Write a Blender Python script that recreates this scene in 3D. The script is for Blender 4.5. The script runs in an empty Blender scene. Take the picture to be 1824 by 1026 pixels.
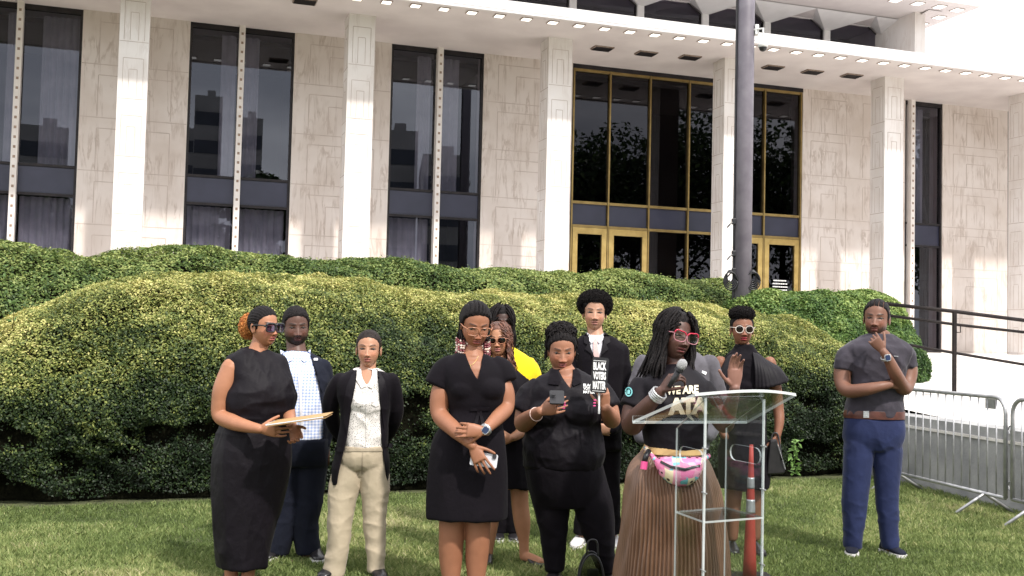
import bpy, bmesh, math, random
import numpy as np
from mathutils import Vector, Matrix
from mathutils.bvhtree import BVHTree
random.seed(7); RNG = np.random.default_rng(7)
R = math.radians
# ------------------------------------------------------------------ camera, sky, sun, exposure
scene = bpy.context.scene
FPX, W0, H0, CAMH = 1900.0, 1824.0, 1026.0, 1.55
PITCH, ROLL = R(2.62), R(1.35)
cam_d = bpy.data.cameras.new('camera'); cam = bpy.data.objects.new('camera', cam_d)
scene.collection.objects.link(cam); scene.camera = cam
cam_d.sensor_width = 36.0; cam_d.lens = 36.0 * FPX / W0; cam_d.clip_end = 2000
cam.location = (0, 0, CAMH)
CR = Matrix.Rotation(R(90) + PITCH, 3, 'X') @ Matrix.Rotation(ROLL, 3, 'Z')
cam.rotation_euler = CR.to_euler()
CRn = np.array(CR)
SUN_EL, SUN_AZ = R(50), R(-54)                        # azimuth as an angle from +X
sun_dir = Vector((math.cos(SUN_EL) * math.cos(SUN_AZ), math.cos(SUN_EL) * math.sin(SUN_AZ), math.sin(SUN_EL)))
world = bpy.data.worlds.new('World'); scene.world = world; world.use_nodes = True
wn, wl = world.node_tree.nodes, world.node_tree.links
wn.clear()
sky = wn.new('ShaderNodeTexSky'); sky.sky_type = 'NISHITA'; sky.sun_disc = False
sky.sun_elevation = SUN_EL; sky.sun_rotation = math.atan2(sun_dir.x, sun_dir.y); sky.air_density = 1.2; sky.dust_density = 3.0
tcw = wn.new('ShaderNodeTexCoord'); mpw = wn.new('ShaderNodeMapping'); mpw.inputs['Scale'].default_value = (1, 1, 2.6)
nzw = wn.new('ShaderNodeTexNoise'); nzw.inputs['Scale'].default_value = 2.3; nzw.inputs['Detail'].default_value = 6
crw = wn.new('ShaderNodeValToRGB'); crw.color_ramp.elements[0].position = .25; crw.color_ramp.elements[1].position = .42
nz2 = wn.new('ShaderNodeTexNoise'); nz2.inputs['Scale'].default_value = 4.5; nz2.inputs['Detail'].default_value = 5
crc = wn.new('ShaderNodeValToRGB'); crc.color_ramp.elements[0].color = (8.5, 8.7, 9.3, 1); crc.color_ramp.elements[1].color = (14.5, 14.5, 14.6, 1)
crc.color_ramp.elements[0].position = .38; crc.color_ramp.elements[1].position = .62
mxw = wn.new('ShaderNodeMixRGB'); bgw = wn.new('ShaderNodeBackground'); ow = wn.new('ShaderNodeOutputWorld')
wl.new(tcw.outputs['Generated'], mpw.inputs[0]); wl.new(mpw.outputs[0], nzw.inputs[0]); wl.new(mpw.outputs[0], nz2.inputs[0])
wl.new(nzw.outputs[0], crw.inputs[0]); wl.new(nz2.outputs[0], crc.inputs[0])
wl.new(crw.outputs[0], mxw.inputs[0]); wl.new(sky.outputs[0], mxw.inputs[1]); wl.new(crc.outputs[0], mxw.inputs[2])
wl.new(mxw.outputs[0], bgw.inputs[0]); wl.new(bgw.outputs[0], ow.inputs[0]); bgw.inputs[1].default_value = 0.122
sun_l = bpy.data.lights.new('sun', 'SUN'); sun_l.energy = 3.5; sun_l.angle = R(2.5); sun_l.color = (1.0, .95, .88)
sun = bpy.data.objects.new('sun', sun_l); scene.collection.objects.link(sun)
sun.rotation_euler = sun_dir.to_track_quat('Z', 'Y').to_euler(); sun.location = (0, 0, 30)
scene.view_settings.view_transform = 'Standard'; scene.view_settings.look = 'None'
scene.view_settings.exposure = 0.42; scene.view_settings.gamma = 1
scene.cycles.max_bounces = 8; scene.cycles.transparent_max_bounces = 24; scene.cycles.caustics_reflective = False
scene.cycles.caustics_refractive = False; scene.cycles.use_denoising = True

# ------------------------------------------------------------------ pixel <-> world
def ray(px, py):
    v = CRn @ np.array([(px - W0 / 2) / FPX, -(py - H0 / 2) / FPX, -1.0])
    return v
def at(px, py, Y):
    v = ray(px, py); t = Y / v[1]
    return np.array([v[0] * t, Y, CAMH + v[2] * t])
def project(P):
    P = np.atleast_2d(P); c = (P - np.array([0, 0, CAMH])) @ CRn
    return np.stack([W0 / 2 + FPX * c[:, 0] / -c[:, 2], H0 / 2 - FPX * c[:, 1] / -c[:, 2]], 1)
def unit(v): v = np.asarray(v, float); return v / (np.linalg.norm(v) + 1e-12)
def ppm(Y): return FPX / Y
def gpt(px, py):                                   # pixel on the ground plane
    v = ray(px, py); t = -CAMH / v[2]
    return np.array([v[0] * t, v[1] * t, 0])

# ------------------------------------------------------------------ numpy noise
def _h(i, j, k, s):
    n = (i * 374761393 + j * 668265263 + k * 2147483647 + s * 974634777) & 0xFFFFFFFF
    n = ((n ^ (n >> 13)) * 1274126177) & 0xFFFFFFFF
    n = (n ^ (n >> 16)) & 0xFFFFFFFF
    return n.astype(np.float64) / 4294967295.0 * 2 - 1
def vnoise(P, s=0):
    P = np.asarray(P, float); I = np.floor(P).astype(np.int64); F = P - I; U = F * F * (3 - 2 * F)
    r = 0
    for a in (0, 1):
        for b in (0, 1):
            for c in (0, 1):
                w = (U[:, 0] if a else 1 - U[:, 0]) * (U[:, 1] if b else 1 - U[:, 1]) * (U[:, 2] if c else 1 - U[:, 2])
                r = r + w * _h(I[:, 0] + a, I[:, 1] + b, I[:, 2] + c, s)
    return r
def fbm(P, o=3, s=0):
    r = 0; a = 1
    for k in range(o): r = r + a * vnoise(P * (2 ** k) + 17.3 * k, s + k); a *= .5
    return r
def sstep(a, b, x):
    t = np.clip((x - a) / (b - a), 0, 1); return t * t * (3 - 2 * t)

# ------------------------------------------------------------------ objects
COL = scene.collection
def tagit(o, label=None, cat=None, group=None, kind=None):
    if label: o['label'] = label
    if cat: o['category'] = cat
    if group: o['group'] = group
    if kind: o['kind'] = kind
    return o
def empty(name, loc=(0, 0, 0), rz=0, label=None, cat=None, group=None):
    o = bpy.data.objects.new(name, None); COL.objects.link(o); o.location = loc; o.rotation_euler = (0, 0, rz)
    o.empty_display_size = .1
    return tagit(o, label, cat, group)
def mk(name, V, F, mat, parent=None, smooth=False, local=False, mi=None, colors=None):
    """link one mesh object; V in world space unless local=True (then in the parent's space)"""
    V = np.asarray(V, np.float64).reshape(-1, 3)
    if parent is not None and not local:
        root = parent; M = Matrix.Identity(4)
        chain = []
        while root is not None: chain.append(root); root = root.parent
        for r_ in reversed(chain): M = M @ (Matrix.Translation(r_.location) @ r_.rotation_euler.to_matrix().to_4x4())
        Mi = np.array(M.inverted()); V = V @ Mi[:3, :3].T + Mi[:3, 3]
    me = bpy.data.meshes.new(name)
    if isinstance(F, np.ndarray) and F.ndim == 2:
        n, k = F.shape
        me.vertices.add(len(V)); me.vertices.foreach_set('co', V.ravel())
        me.loops.add(n * k); me.loops.foreach_set('vertex_index', F.ravel().astype(np.int32))
        me.polygons.add(n); me.polygons.foreach_set('loop_start', np.arange(0, n * k, k, dtype=np.int32))
        me.polygons.foreach_set('loop_total', np.full(n, k, np.int32))
        me.update(calc_edges=True)
    else:
        me.from_pydata([tuple(v) for v in V], [], [tuple(int(i) for i in f) for f in F]); me.update()
    if isinstance(mat, (list, tuple)):
        for m in mat: me.materials.append(m)
    elif mat: me.materials.append(mat)
    if mi is not None: me.polygons.foreach_set('material_index', np.asarray(mi, np.int32))
    if colors is not None:
        ca = me.color_attributes.new('Col', 'FLOAT_COLOR', 'POINT')
        c = np.ones((len(V), 4)); c[:, :3] = colors; ca.data.foreach_set('color', c.ravel())
    if smooth: me.polygons.foreach_set('use_smooth', np.ones(len(me.polygons), bool))
    o = bpy.data.objects.new(name, me); COL.objects.link(o)
    if parent is not None: o.parent = parent
    return o
class G:
    """gathers shapes into one mesh"""
    def __init__(s): s.V = []; s.F = []; s.M = []; s.n = 0
    def add(s, V, F, m=0):
        V = np.asarray(V, float).reshape(-1, 3); s.V.append(V)
        for f in F: s.F.append([int(i) + s.n for i in f]); s.M.append(m)
        s.n += len(V); return s
    def box(s, c, d, m=0, rz=0.0, bev=0.0):
        x, y, z = [k / 2 for k in d]
        if bev <= 0:
            V = np.array([[i * x, j * y, k * z] for i in (-1, 1) for j in (-1, 1) for k in (-1, 1)])
            F = [(0, 1, 3, 2), (4, 6, 7, 5), (0, 4, 5, 1), (2, 3, 7, 6), (0, 2, 6, 4), (1, 5, 7, 3)]
        else:
            b = min(bev, x * .9, y * .9, z * .9)
            bm = bmesh.new(); bmesh.ops.create_cube(bm, size=1)
            for v in bm.verts: v.co = Vector((v.co.x * 2 * x, v.co.y * 2 * y, v.co.z * 2 * z))
            bmesh.ops.bevel(bm, geom=bm.edges[:], offset=b, segments=2, affect='EDGES', profile=.5)
            V = np.array([v.co[:] for v in bm.verts]); F = [[v.index for v in f.verts] for f in bm.faces]; bm.free()
        cz, sz = math.cos(rz), math.sin(rz)
        V = V @ np.array([[cz, sz, 0], [-sz, cz, 0], [0, 0, 1]]) + np.array(c, float)
        return s.add(V, F, m)
    def tube(s, path, r, n=8, m=0, cap=True):
        V, F = tube(path, r, n, cap); return s.add(V, F, m)
    def out(s, name, mat, parent=None, **k):
        V = np.concatenate(s.V)
        return mk(name, V, s.F, mat, parent, mi=s.M if isinstance(mat, (list, tuple)) else None, **k)
def frames(P):
    T = np.gradient(P, axis=0); T /= np.linalg.norm(T, axis=1)[:, None] + 1e-12
    up = np.array([0, 0, 1.0]) if abs(T[0][2]) < .9 else np.array([1.0, 0, 0])
    A = []; a = np.cross(T[0], up); a /= np.linalg.norm(a)
    for t in T:
        a = a - t * a.dot(t); a /= np.linalg.norm(a) + 1e-12; A.append(a.copy())
    A = np.array(A); B = np.cross(T, A); return T, A, B
def tube(path, r, n=8, cap=True):
    P = np.asarray(path, float); r = np.broadcast_to(np.asarray(r, float), (len(P),))
    T, A, B = frames(P); th = np.arange(n) * 2 * math.pi / n
    V = P[:, None] + (A[:, None] * np.cos(th)[None, :, None] + B[:, None] * np.sin(th)[None, :, None]) * r[:, None, None]
    V = V.reshape(-1, 3); F = []
    for i in range(len(P) - 1):
        for j in range(n):
            k = (j + 1) % n; F.append((i * n + j, i * n + k, (i + 1) * n + k, (i + 1) * n + j))
    if cap: F.append(list(range(n))[::-1]); F.append([(len(P) - 1) * n + j for j in range(n)])
    return V, F
def catmull(K, m):
    K = np.asarray(K, float); n = len(K)
    if n == 2: return K[0] + (K[1] - K[0]) * np.linspace(0, 1, m)[:, None]
    E = np.vstack([2 * K[0] - K[1], K, 2 * K[-1] - K[-2]]); out = []
    for t in np.linspace(0, n - 1 - 1e-9, m):
        i = int(t); u = t - i; p0, p1, p2, p3 = E[i:i + 4]
        out.append(.5 * ((2 * p1) + (-p0 + p2) * u + (2 * p0 - 5 * p1 + 4 * p2 - p3) * u * u + (-p0 + 3 * p1 - 3 * p2 + p3) * u ** 3))
    return np.array(out)
def limb(pts, m=None, n=20):
    """pts: (x,y,z,r) keys -> closed tapered limb with rounded ends"""
    K = np.array(pts, float); m = m or 8 * len(K); C = catmull(K, m); P, r = C[:, :3], np.maximum(C[:, 3], .002)
    d0 = P[0] - P[1]; d0 /= np.linalg.norm(d0) + 1e-9; d1 = P[-1] - P[-2]; d1 /= np.linalg.norm(d1) + 1e-9
    a0 = [(P[0] + d0 * r[0] * s, r[0] * math.sqrt(1 - s * s)) for s in (.95, .8, .5)]
    a1 = [(P[-1] + d1 * r[-1] * s, r[-1] * math.sqrt(1 - s * s)) for s in (.5, .8, .95)]
    P = np.vstack([[a[0] for a in a0], P, [a[0] for a in a1]]); r = np.concatenate([[a[1] for a in a0], r, [a[1] for a in a1]])
    return tube(P, r, n)
def flatlimb(pts, m=None, n=20):
    K = np.array(pts, float); m = m or 8 * len(K); C = catmull(K, m); return tube(C[:, :3], np.maximum(C[:, 3], .002), n)
def ellipsoid(c, rad, M3=None, nu=20, nv=12):
    V = []; F = []
    for i in range(nv + 1):
        a = math.pi * (i + .0001) / (nv + .0002)
        for j in range(nu):
            b = 2 * math.pi * j / nu; V.append((math.sin(a) * math.cos(b) * rad[0], math.sin(a) * math.sin(b) * rad[1], math.cos(a) * rad[2]))
    V = np.array(V)
    if M3 is not None: V = V @ np.asarray(M3).T
    V = V + np.asarray(c)
    for i in range(nv):
        for j in range(nu):
            k = (j + 1) % nu; F.append((i * nu + j, (i + 1) * nu + j, (i + 1) * nu + k, i * nu + k))
    return V, F
def stack(secs, yaw, n=40, m=None, ex=2.4, fold=None):
    """closed loft of horizontal super-ellipses: secs rows (x,y,z,a,b)"""
    C = catmull(np.array(secs, float), m or 8 * len(secs)); th = np.arange(n) * 2 * math.pi / n
    c, s = np.cos(th), np.sin(th); ca = np.sign(c) * np.abs(c) ** (2 / ex); sa = np.sign(s) * np.abs(s) ** (2 / ex)
    rx = np.array([math.cos(yaw), math.sin(yaw), 0]); fy = np.array([math.sin(yaw), -math.cos(yaw), 0])
    V = []
    for i, q in enumerate(C):
        a, b = max(q[3], .004), max(q[4], .004)
        k = 1 if fold is None else fold(i / (len(C) - 1), th)
        V.append(q[:3] + (rx * (a * ca * k)[:, None] + fy * (b * sa * k)[:, None]))
    V = np.concatenate(V); F = []
    for i in range(len(C) - 1):
        for j in range(n):
            k = (j + 1) % n; F.append((i * n + j, i * n + k, (i + 1) * n + k, (i + 1) * n + j))
    F.append(list(range(n))[::-1]); F.append([(len(C) - 1) * n + j for j in range(n)])
    return V, F
def mesh_arrays(me):
    V = np.empty(len(me.vertices) * 3); me.vertices.foreach_get('co', V); V = V.reshape(-1, 3)
    n = len(me.polygons); tot = np.empty(n, np.int32); me.polygons.foreach_get('loop_total', tot)
    idx = np.empty(len(me.loops), np.int32); me.loops.foreach_get('vertex_index', idx)
    if n and (tot == tot[0]).all(): F = idx.reshape(n, tot[0])
    else:
        F = []; p = 0
        for t in tot: F.append(list(idx[p:p + t])); p += t
    return V, F
def remesh(g, vox, smooth=3):
    """voxel union of everything gathered in g -> (V, F quads)"""
    V = np.concatenate(g.V); me = bpy.data.meshes.new('t'); me.from_pydata([tuple(v) for v in V], [], g.F); me.update()
    o = bpy.data.objects.new('t', me); COL.objects.link(o)
    md = o.modifiers.new('r', 'REMESH'); md.mode = 'VOXEL'; md.voxel_size = vox; md.adaptivity = 0
    if smooth: sm = o.modifiers.new('s', 'SMOOTH'); sm.factor = .5; sm.iterations = smooth
    dg = bpy.context.evaluated_depsgraph_get(); dg.update()
    m2 = bpy.data.meshes.new_from_object(o.evaluated_get(dg)); V, F = mesh_arrays(m2)
    bpy.data.objects.remove(o); bpy.data.meshes.remove(me); bpy.data.meshes.remove(m2)
    return V, F
def vnormals(V, F):
    N = np.zeros_like(V); F = np.asarray(F)
    n = np.cross(V[F[:, 2]] - V[F[:, 0]], V[F[:, -1]] - V[F[:, 1]])
    for k in range(F.shape[1]): np.add.at(N, F[:, k], n)
    return N / (np.linalg.norm(N, axis=1)[:, None] + 1e-12)
def inpoly(P, poly):
    x, y = P[:, 0], P[:, 1]; r = np.zeros(len(P), bool); n = len(poly); j = n - 1
    for i in range(n):
        xi, yi = poly[i]; xj, yj = poly[j]
        c = ((yi > y) != (yj > y)) & (x < (xj - xi) * (y - yi) / (yj - yi + 1e-12) + xi); r ^= c; j = i
    return r
def cutaway(V, F, polys, toward=True):
    """drop the camera-side faces of a garment that fall in an opening"""
    F = np.asarray(F); C = V[F].mean(1); N = np.cross(V[F[:, 2]] - V[F[:, 0]], V[F[:, -1]] - V[F[:, 1]])
    front = (N * (np.array([0, 0, CAMH]) - C)).sum(1) > 0
    q = project(C); kill = np.zeros(len(F), bool)
    for p in polys: kill |= inpoly(q, p)
    if toward: kill &= front
    F = F[~kill]; used = np.unique(F); mp = np.full(len(V), -1); mp[used] = np.arange(len(used)); V = V[used].copy(); F = mp[F]
    E = np.concatenate([np.stack([F[:, k], F[:, (k + 1) % F.shape[1]]], 1) for k in range(F.shape[1])]); Es = np.sort(E, 1); u, c = np.unique(Es, axis=0, return_counts=True); b = u[c == 1]
    for _ in range(14):
        S = np.zeros_like(V); n = np.zeros(len(V)); np.add.at(S, b[:, 0], V[b[:, 1]]); np.add.at(S, b[:, 1], V[b[:, 0]]); np.add.at(n, b[:, 0], 1); np.add.at(n, b[:, 1], 1); k = n > 0
        V[k] = .4 * V[k] + .6 * S[k] / n[k][:, None]
    onb = np.zeros(len(V), bool); onb[b.ravel()] = True; ring = onb.copy()
    for _ in range(3): ring[Es[ring[Es[:, 0]] | ring[Es[:, 1]]].ravel()] = True
    mv = ring & ~onb
    for _ in range(25):
        S = np.zeros_like(V); n = np.zeros(len(V)); np.add.at(S, u[:, 0], V[u[:, 1]]); np.add.at(S, u[:, 1], V[u[:, 0]]); np.add.at(n, u[:, 0], 1); np.add.at(n, u[:, 1], 1); V[mv] = .4 * V[mv] + .6 * S[mv] / n[mv][:, None]
    return V, F
def bvh(V, F): return BVHTree.FromPolygons([tuple(v) for v in V], [tuple(int(i) for i in f) for f in F])
def onto(polys, tree, off=.004, step=2.5, fallback=None, thick=0.0):
    """2D polygons (photo pixels) laid on a surface, as real geometry"""
    bm = bmesh.new()
    for p in polys:
        bm.faces.new([bm.verts.new((x, y, 0)) for x, y in p])
    bmesh.ops.triangulate(bm, faces=bm.faces[:])
    for _ in range(6):
        es = [e for e in bm.edges if e.calc_length() > step]
        if not es: break
        bmesh.ops.subdivide_edges(bm, edges=es, cuts=1); bmesh.ops.triangulate(bm, faces=[f for f in bm.faces if len(f.verts) > 3])
    V = []; o = Vector((0, 0, CAMH)); last = None
    for v in bm.verts:
        d = Vector(ray(v.co.x, v.co.y)).normalized(); h, n, i, t = tree.ray_cast(o, d)
        V.append(None if h is None else (h, t))
    ts = [q[1] for q in V if q]; md = sum(ts) / len(ts) if ts else (fallback or 7)
    out = []
    for v, q in zip(bm.verts, V):
        d = Vector(ray(v.co.x, v.co.y)).normalized(); t = q[1] if q else (tree.find_nearest(o + d * md)[0] - o).length
        if not q:
            t = (tree.find_nearest(o + d * t)[0] - o).length
        out.append((o + d * (t - off))[:])
    bm.verts.index_update(); F = [[v.index for v in f.verts] for f in bm.faces]; bm.free()
    return np.array(out), F
def text_polys(body, x0, y0, x1, y1, slant=0, bold=.03, spacing=1.0):
    """text outline triangles fitted to a pixel box (x0,y0)-(x1,y1)"""
    cu = bpy.data.curves.new('t', 'FONT'); cu.body = body; cu.fill_mode = 'FRONT'; cu.offset = bold; cu.resolution_u = 2; cu.space_character = spacing
    cu.align_x = 'CENTER'
    o = bpy.data.objects.new('t', cu); COL.objects.link(o); dg = bpy.context.evaluated_depsgraph_get(); dg.update()
    me = bpy.data.meshes.new_from_object(o.evaluated_get(dg)); V, F = mesh_arrays(me)
    bpy.data.objects.remove(o); bpy.data.meshes.remove(me); bpy.data.curves.remove(cu)
    a, b = V[:, :2].min(0), V[:, :2].max(0); q = (V[:, :2] - a) / (b - a)
    X = x0 + q[:, 0] * (x1 - x0); Y = y1 - q[:, 1] * (y1 - y0) + slant * (q[:, 0] - .5)
    return [[(X[i], Y[i]) for i in f] for f in F]

# ------------------------------------------------------------------ materials
MATS = {}
def NT(name):
    m = bpy.data.materials.new(name); m.use_nodes = True; nt = m.node_tree; b = nt.nodes['Principled BSDF']; return m, nt, b
def noisy(name, c1, c2, scale=8, rough=.7, bump=.0, bscale=None, spec=.5, detail=4, metal=0, sheen=0, coord='Object', stretch=(1, 1, 1), lo=.35, hi=.65, sss=0):
    m, nt, b = NT(name); N, L = nt.nodes, nt.links
    tc = N.new('ShaderNodeTexCoord'); mp = N.new('ShaderNodeMapping'); mp.inputs['Scale'].default_value = stretch
    nz = N.new('ShaderNodeTexNoise'); nz.inputs['Scale'].default_value = scale; nz.inputs['Detail'].default_value = detail
    cr = N.new('ShaderNodeValToRGB'); cr.color_ramp.elements[0].color = (*c1, 1); cr.color_ramp.elements[1].color = (*c2, 1)
    cr.color_ramp.elements[0].position = lo; cr.color_ramp.elements[1].position = hi
    L.new(tc.outputs[coord], mp.inputs[0]); L.new(mp.outputs[0], nz.inputs[0]); L.new(nz.outputs[0], cr.inputs[0]); L.new(cr.outputs[0], b.inputs['Base Color'])
    b.inputs['Roughness'].default_value = rough; b.inputs['Specular IOR Level'].default_value = spec; b.inputs['Metallic'].default_value = metal
    if sheen: b.inputs['Sheen Weight'].default_value = sheen; b.inputs['Sheen Roughness'].default_value = .4
    if bump:
        n2 = N.new('ShaderNodeTexNoise'); n2.inputs['Scale'].default_value = bscale or scale * 4; n2.inputs['Detail'].default_value = 4
        bp = N.new('ShaderNodeBump'); bp.inputs['Strength'].default_value = bump; bp.inputs['Distance'].default_value = .01
        L.new(mp.outputs[0], n2.inputs[0]); L.new(n2.outputs[0], bp.inputs['Height']); L.new(bp.outputs[0], b.inputs['Normal'])
    MATS[name] = m; return m
def cloth(name, c, var=.75, rough=.85, bump=.25, bscale=35, sheen=.15, spec=.25):
    return noisy(name, tuple(k * var for k in c), c, 6, rough, bump, bscale, spec, sheen=sheen)
def colmat(name, rough=.5, spec=.4, sss=.0, bump=.1, bscale=300, attr='Col', trans=0):
    m, nt, b = NT(name); N, L = nt.nodes, nt.links
    a = N.new('ShaderNodeAttribute'); a.attribute_name = attr
    tc = N.new('ShaderNodeTexCoord'); nz = N.new('ShaderNodeTexNoise'); nz.inputs['Scale'].default_value = 22; nz.inputs['Detail'].default_value = 4
    hs = N.new('ShaderNodeHueSaturation'); mr = N.new('ShaderNodeMapRange'); mr.inputs[3].default_value = .86; mr.inputs[4].default_value = 1.14
    L.new(tc.outputs['Object'], nz.inputs[0]); L.new(nz.outputs[0], mr.inputs[0]); L.new(mr.outputs[0], hs.inputs['Value'])
    L.new(a.outputs['Color'], hs.inputs['Color']); L.new(hs.outputs[0], b.inputs['Base Color'])
    b.inputs['Roughness'].default_value = rough; b.inputs['Specular IOR Level'].default_value = spec
    if sss: b.inputs['Subsurface Weight'].default_value = sss; b.inputs['Subsurface Radius'].default_value = (1, .35, .2); b.inputs['Subsurface Scale'].default_value = .006
    if bump:
        n2 = N.new('ShaderNodeTexNoise'); n2.inputs['Scale'].default_value = bscale; bp = N.new('ShaderNodeBump'); bp.inputs['Strength'].default_value = bump; bp.inputs['Distance'].default_value = .002
        L.new(tc.outputs['Object'], n2.inputs[0]); L.new(n2.outputs[0], bp.inputs['Height']); L.new(bp.outputs[0], b.inputs['Normal'])
    if trans:
        o = nt.nodes['Material Output']; tr = N.new('ShaderNodeBsdfTranslucent'); mx = N.new('ShaderNodeMixShader'); mx.inputs[0].default_value = trans
        L.new(hs.outputs[0], tr.inputs[0]); L.new(b.outputs[0], mx.inputs[1]); L.new(tr.outputs[0], mx.inputs[2]); L.new(mx.outputs[0], o.inputs[0])
    return m
def thinglass(name, tint=(.95, .97, .97), ior=1.5, rough=0.0, gl=(1, 1, 1)):
    m = bpy.data.materials.new(name); m.use_nodes = True; N, L = m.node_tree.nodes, m.node_tree.links; N.clear()
    o = N.new('ShaderNodeOutputMaterial'); t = N.new('ShaderNodeBsdfTransparent'); g = N.new('ShaderNodeBsdfGlossy'); f = N.new('ShaderNodeFresnel'); x = N.new('ShaderNodeMixShader')
    t.inputs[0].default_value = (*tint, 1); g.inputs[0].default_value = (*gl, 1); g.inputs['Roughness'].default_value = rough
    ge = N.new('ShaderNodeNewGeometry'); mr = N.new('ShaderNodeMapRange'); mr.inputs[3].default_value = ior; mr.inputs[4].default_value = 1 / ior; L.new(ge.outputs['Backfacing'], mr.inputs[0]); L.new(mr.outputs[0], f.inputs[0])
    L.new(f.outputs[0], x.inputs[0]); L.new(t.outputs[0], x.inputs[1]); L.new(g.outputs[0], x.inputs[2]); L.new(x.outputs[0], o.inputs[0]); return m
def marble(name, base=(.69, .63, .595), vein=(.36, .28, .23), amt=.85):
    m, nt, b = NT(name); N, L = nt.nodes, nt.links
    tc = N.new('ShaderNodeTexCoord'); mp = N.new('ShaderNodeMapping'); mp.inputs['Rotation'].default_value = (0, R(-32), 0); mp.inputs['Scale'].default_value = (3.0, 3.0, .42)
    n1 = N.new('ShaderNodeTexNoise'); n1.inputs['Scale'].default_value = 1.6; n1.inputs['Detail'].default_value = 8; n1.inputs['Distortion'].default_value = .7; n1.inputs['Roughness'].default_value = .62
    c1 = N.new('ShaderNodeValToRGB'); e = c1.color_ramp.elements; e[0].position = .455; e[0].color = (0, 0, 0, 1); e[1].position = .50; e[1].color = (1, 1, 1, 1)
    e2 = c1.color_ramp.elements.new(.545); e2.color = (0, 0, 0, 1)
    n2 = N.new('ShaderNodeTexNoise'); n2.inputs['Scale'].default_value = .9; n2.inputs['Detail'].default_value = 6
    c2 = N.new('ShaderNodeValToRGB'); c2.color_ramp.elements[0].position = .35; c2.color_ramp.elements[0].color = (base[0] * .86, base[1] * .83, base[2] * .80, 1); c2.color_ramp.elements[1].position = .62; c2.color_ramp.elements[1].color = (*base, 1)
    n3 = N.new('ShaderNodeTexNoise'); n3.inputs['Scale'].default_value = 2.2; c3 = N.new('ShaderNodeValToRGB'); c3.color_ramp.elements[0].position = .38; c3.color_ramp.elements[1].position = .62
    mu = N.new('ShaderNodeMath'); mu.operation = 'MULTIPLY'; m2 = N.new('ShaderNodeMath'); m2.operation = 'MULTIPLY'; m2.inputs[1].default_value = .75 * amt
    mx = N.new('ShaderNodeMixRGB'); mx.inputs[2].default_value = (*vein, 1)
    L.new(tc.outputs['Object'], mp.inputs[0]); L.new(mp.outputs[0], n1.inputs[0]); L.new(tc.outputs['Object'], n2.inputs[0]); L.new(tc.outputs['Object'], n3.inputs[0])
    L.new(n1.outputs[0], c1.inputs[0]); L.new(n2.outputs[0], c2.inputs[0]); L.new(n3.outputs[0], c3.inputs[0])
    L.new(c1.outputs[0], mu.inputs[0]); L.new(c3.outputs[0], mu.inputs[1]); L.new(mu.outputs[0], m2.inputs[0]); L.new(m2.outputs[0], mx.inputs[0]); L.new(c2.outputs[0], mx.inputs[1])
    L.new(mx.outputs[0], b.inputs['Base Color']); b.inputs['Roughness'].default_value = .55; return m
M_marble = marble('marble'); M_marble_col = marble('column_marble', (.80, .765, .75), (.5, .42, .38), .45)
M_joint = noisy('joint', (.44, .37, .33), (.56, .48, .44), 3, .9)
M_conc = noisy('soffit_concrete', (.56, .51, .50), (.64, .59, .575), 1.3, .85, .15, 30)
M_roof = noisy('fascia', (.64, .62, .62), (.72, .70, .70), 2, .7)
M_glass = thinglass('tinted_glass', (.40, .38, .44), 1.72, 0, (.84, .88, 1.0))
M_glass2 = thinglass('door_wall_glass', (.14, .12, .15), 1.45, 0, (.9, .9, 1.0))
M_span = noisy('spandrel', (.022, .024, .046), (.032, .034, .062), 1.5, .35, spec=.5)
M_dark = noisy('interior_dark', (.012, .011, .014), (.03, .027, .032), 1, .9)
M_frame = noisy('dark_frame', (.012, .010, .012), (.024, .020, .022), 6, .5, spec=.3)
M_brass = noisy('brass', (.42, .29, .10), (.54, .39, .15), 5, .36, .08, 60, metal=.75)
M_curt = noisy('curtain', (.56, .60, .60), (.70, .74, .74), 3, .9)
M_strip = noisy('mullion_strip', (.72, .67, .64), (.80, .76, .73), 4, .7)
M_dots = noisy('mullion_dots', (.25, .17, .12), (.36, .26, .2), 20, .6)
M_grille = noisy('grille', (.20, .15, .12), (.30, .24, .2), 20, .7)
M_steel = noisy('galvanised', (.34, .34, .35), (.48, .48, .49), 12, .45, .1, 80, metal=.6)
M_pole = noisy('pole_paint', (.125, .112, .135), (.165, .15, .175), 5, .5, .1, 40, spec=.35)
M_blackmetal = noisy('black_metal', (.008, .006, .006), (.020, .014, .013), 15, .6, .1, 60, spec=.2)
M_black = noisy('black_plastic', (.008, .008, .01), (.016, .015, .018), 15, .4)
M_white = noisy('white_plastic', (.7, .7, .7), (.8, .8, .8), 10, .4)
M_pave = noisy('pavement', (.66, .62, .58), (.80, .76, .72), 2.5, .85, .2, 80)
M_wall = noisy('retaining_concrete', (.25, .25, .255), (.38, .375, .37), 3.5, .9, .4, 40, detail=8)
M_soil = noisy('soil', (.05, .06, .025), (.10, .11, .04), 12, .95, .5, 40)
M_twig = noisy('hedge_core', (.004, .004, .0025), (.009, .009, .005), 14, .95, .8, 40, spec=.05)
M_grass = colmat('grass_blade', .55, .3, bump=0, trans=.35)
M_leaf = colmat('leaf', .5, .28, bump=0, trans=.22)
def emis(name, c, s):
    m = bpy.data.materials.new(name); m.use_nodes = True; b = m.node_tree.nodes['Principled BSDF']
    b.inputs['Base Color'].default_value = (*c, 1); b.inputs['Emission Color'].default_value = (*c, 1); b.inputs['Emission Strength'].default_value = s; return m
M_glow = emis('white_glow', (1, .96, .88), 1.1)  # white glow put into the bright squares under the roof edges

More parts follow.
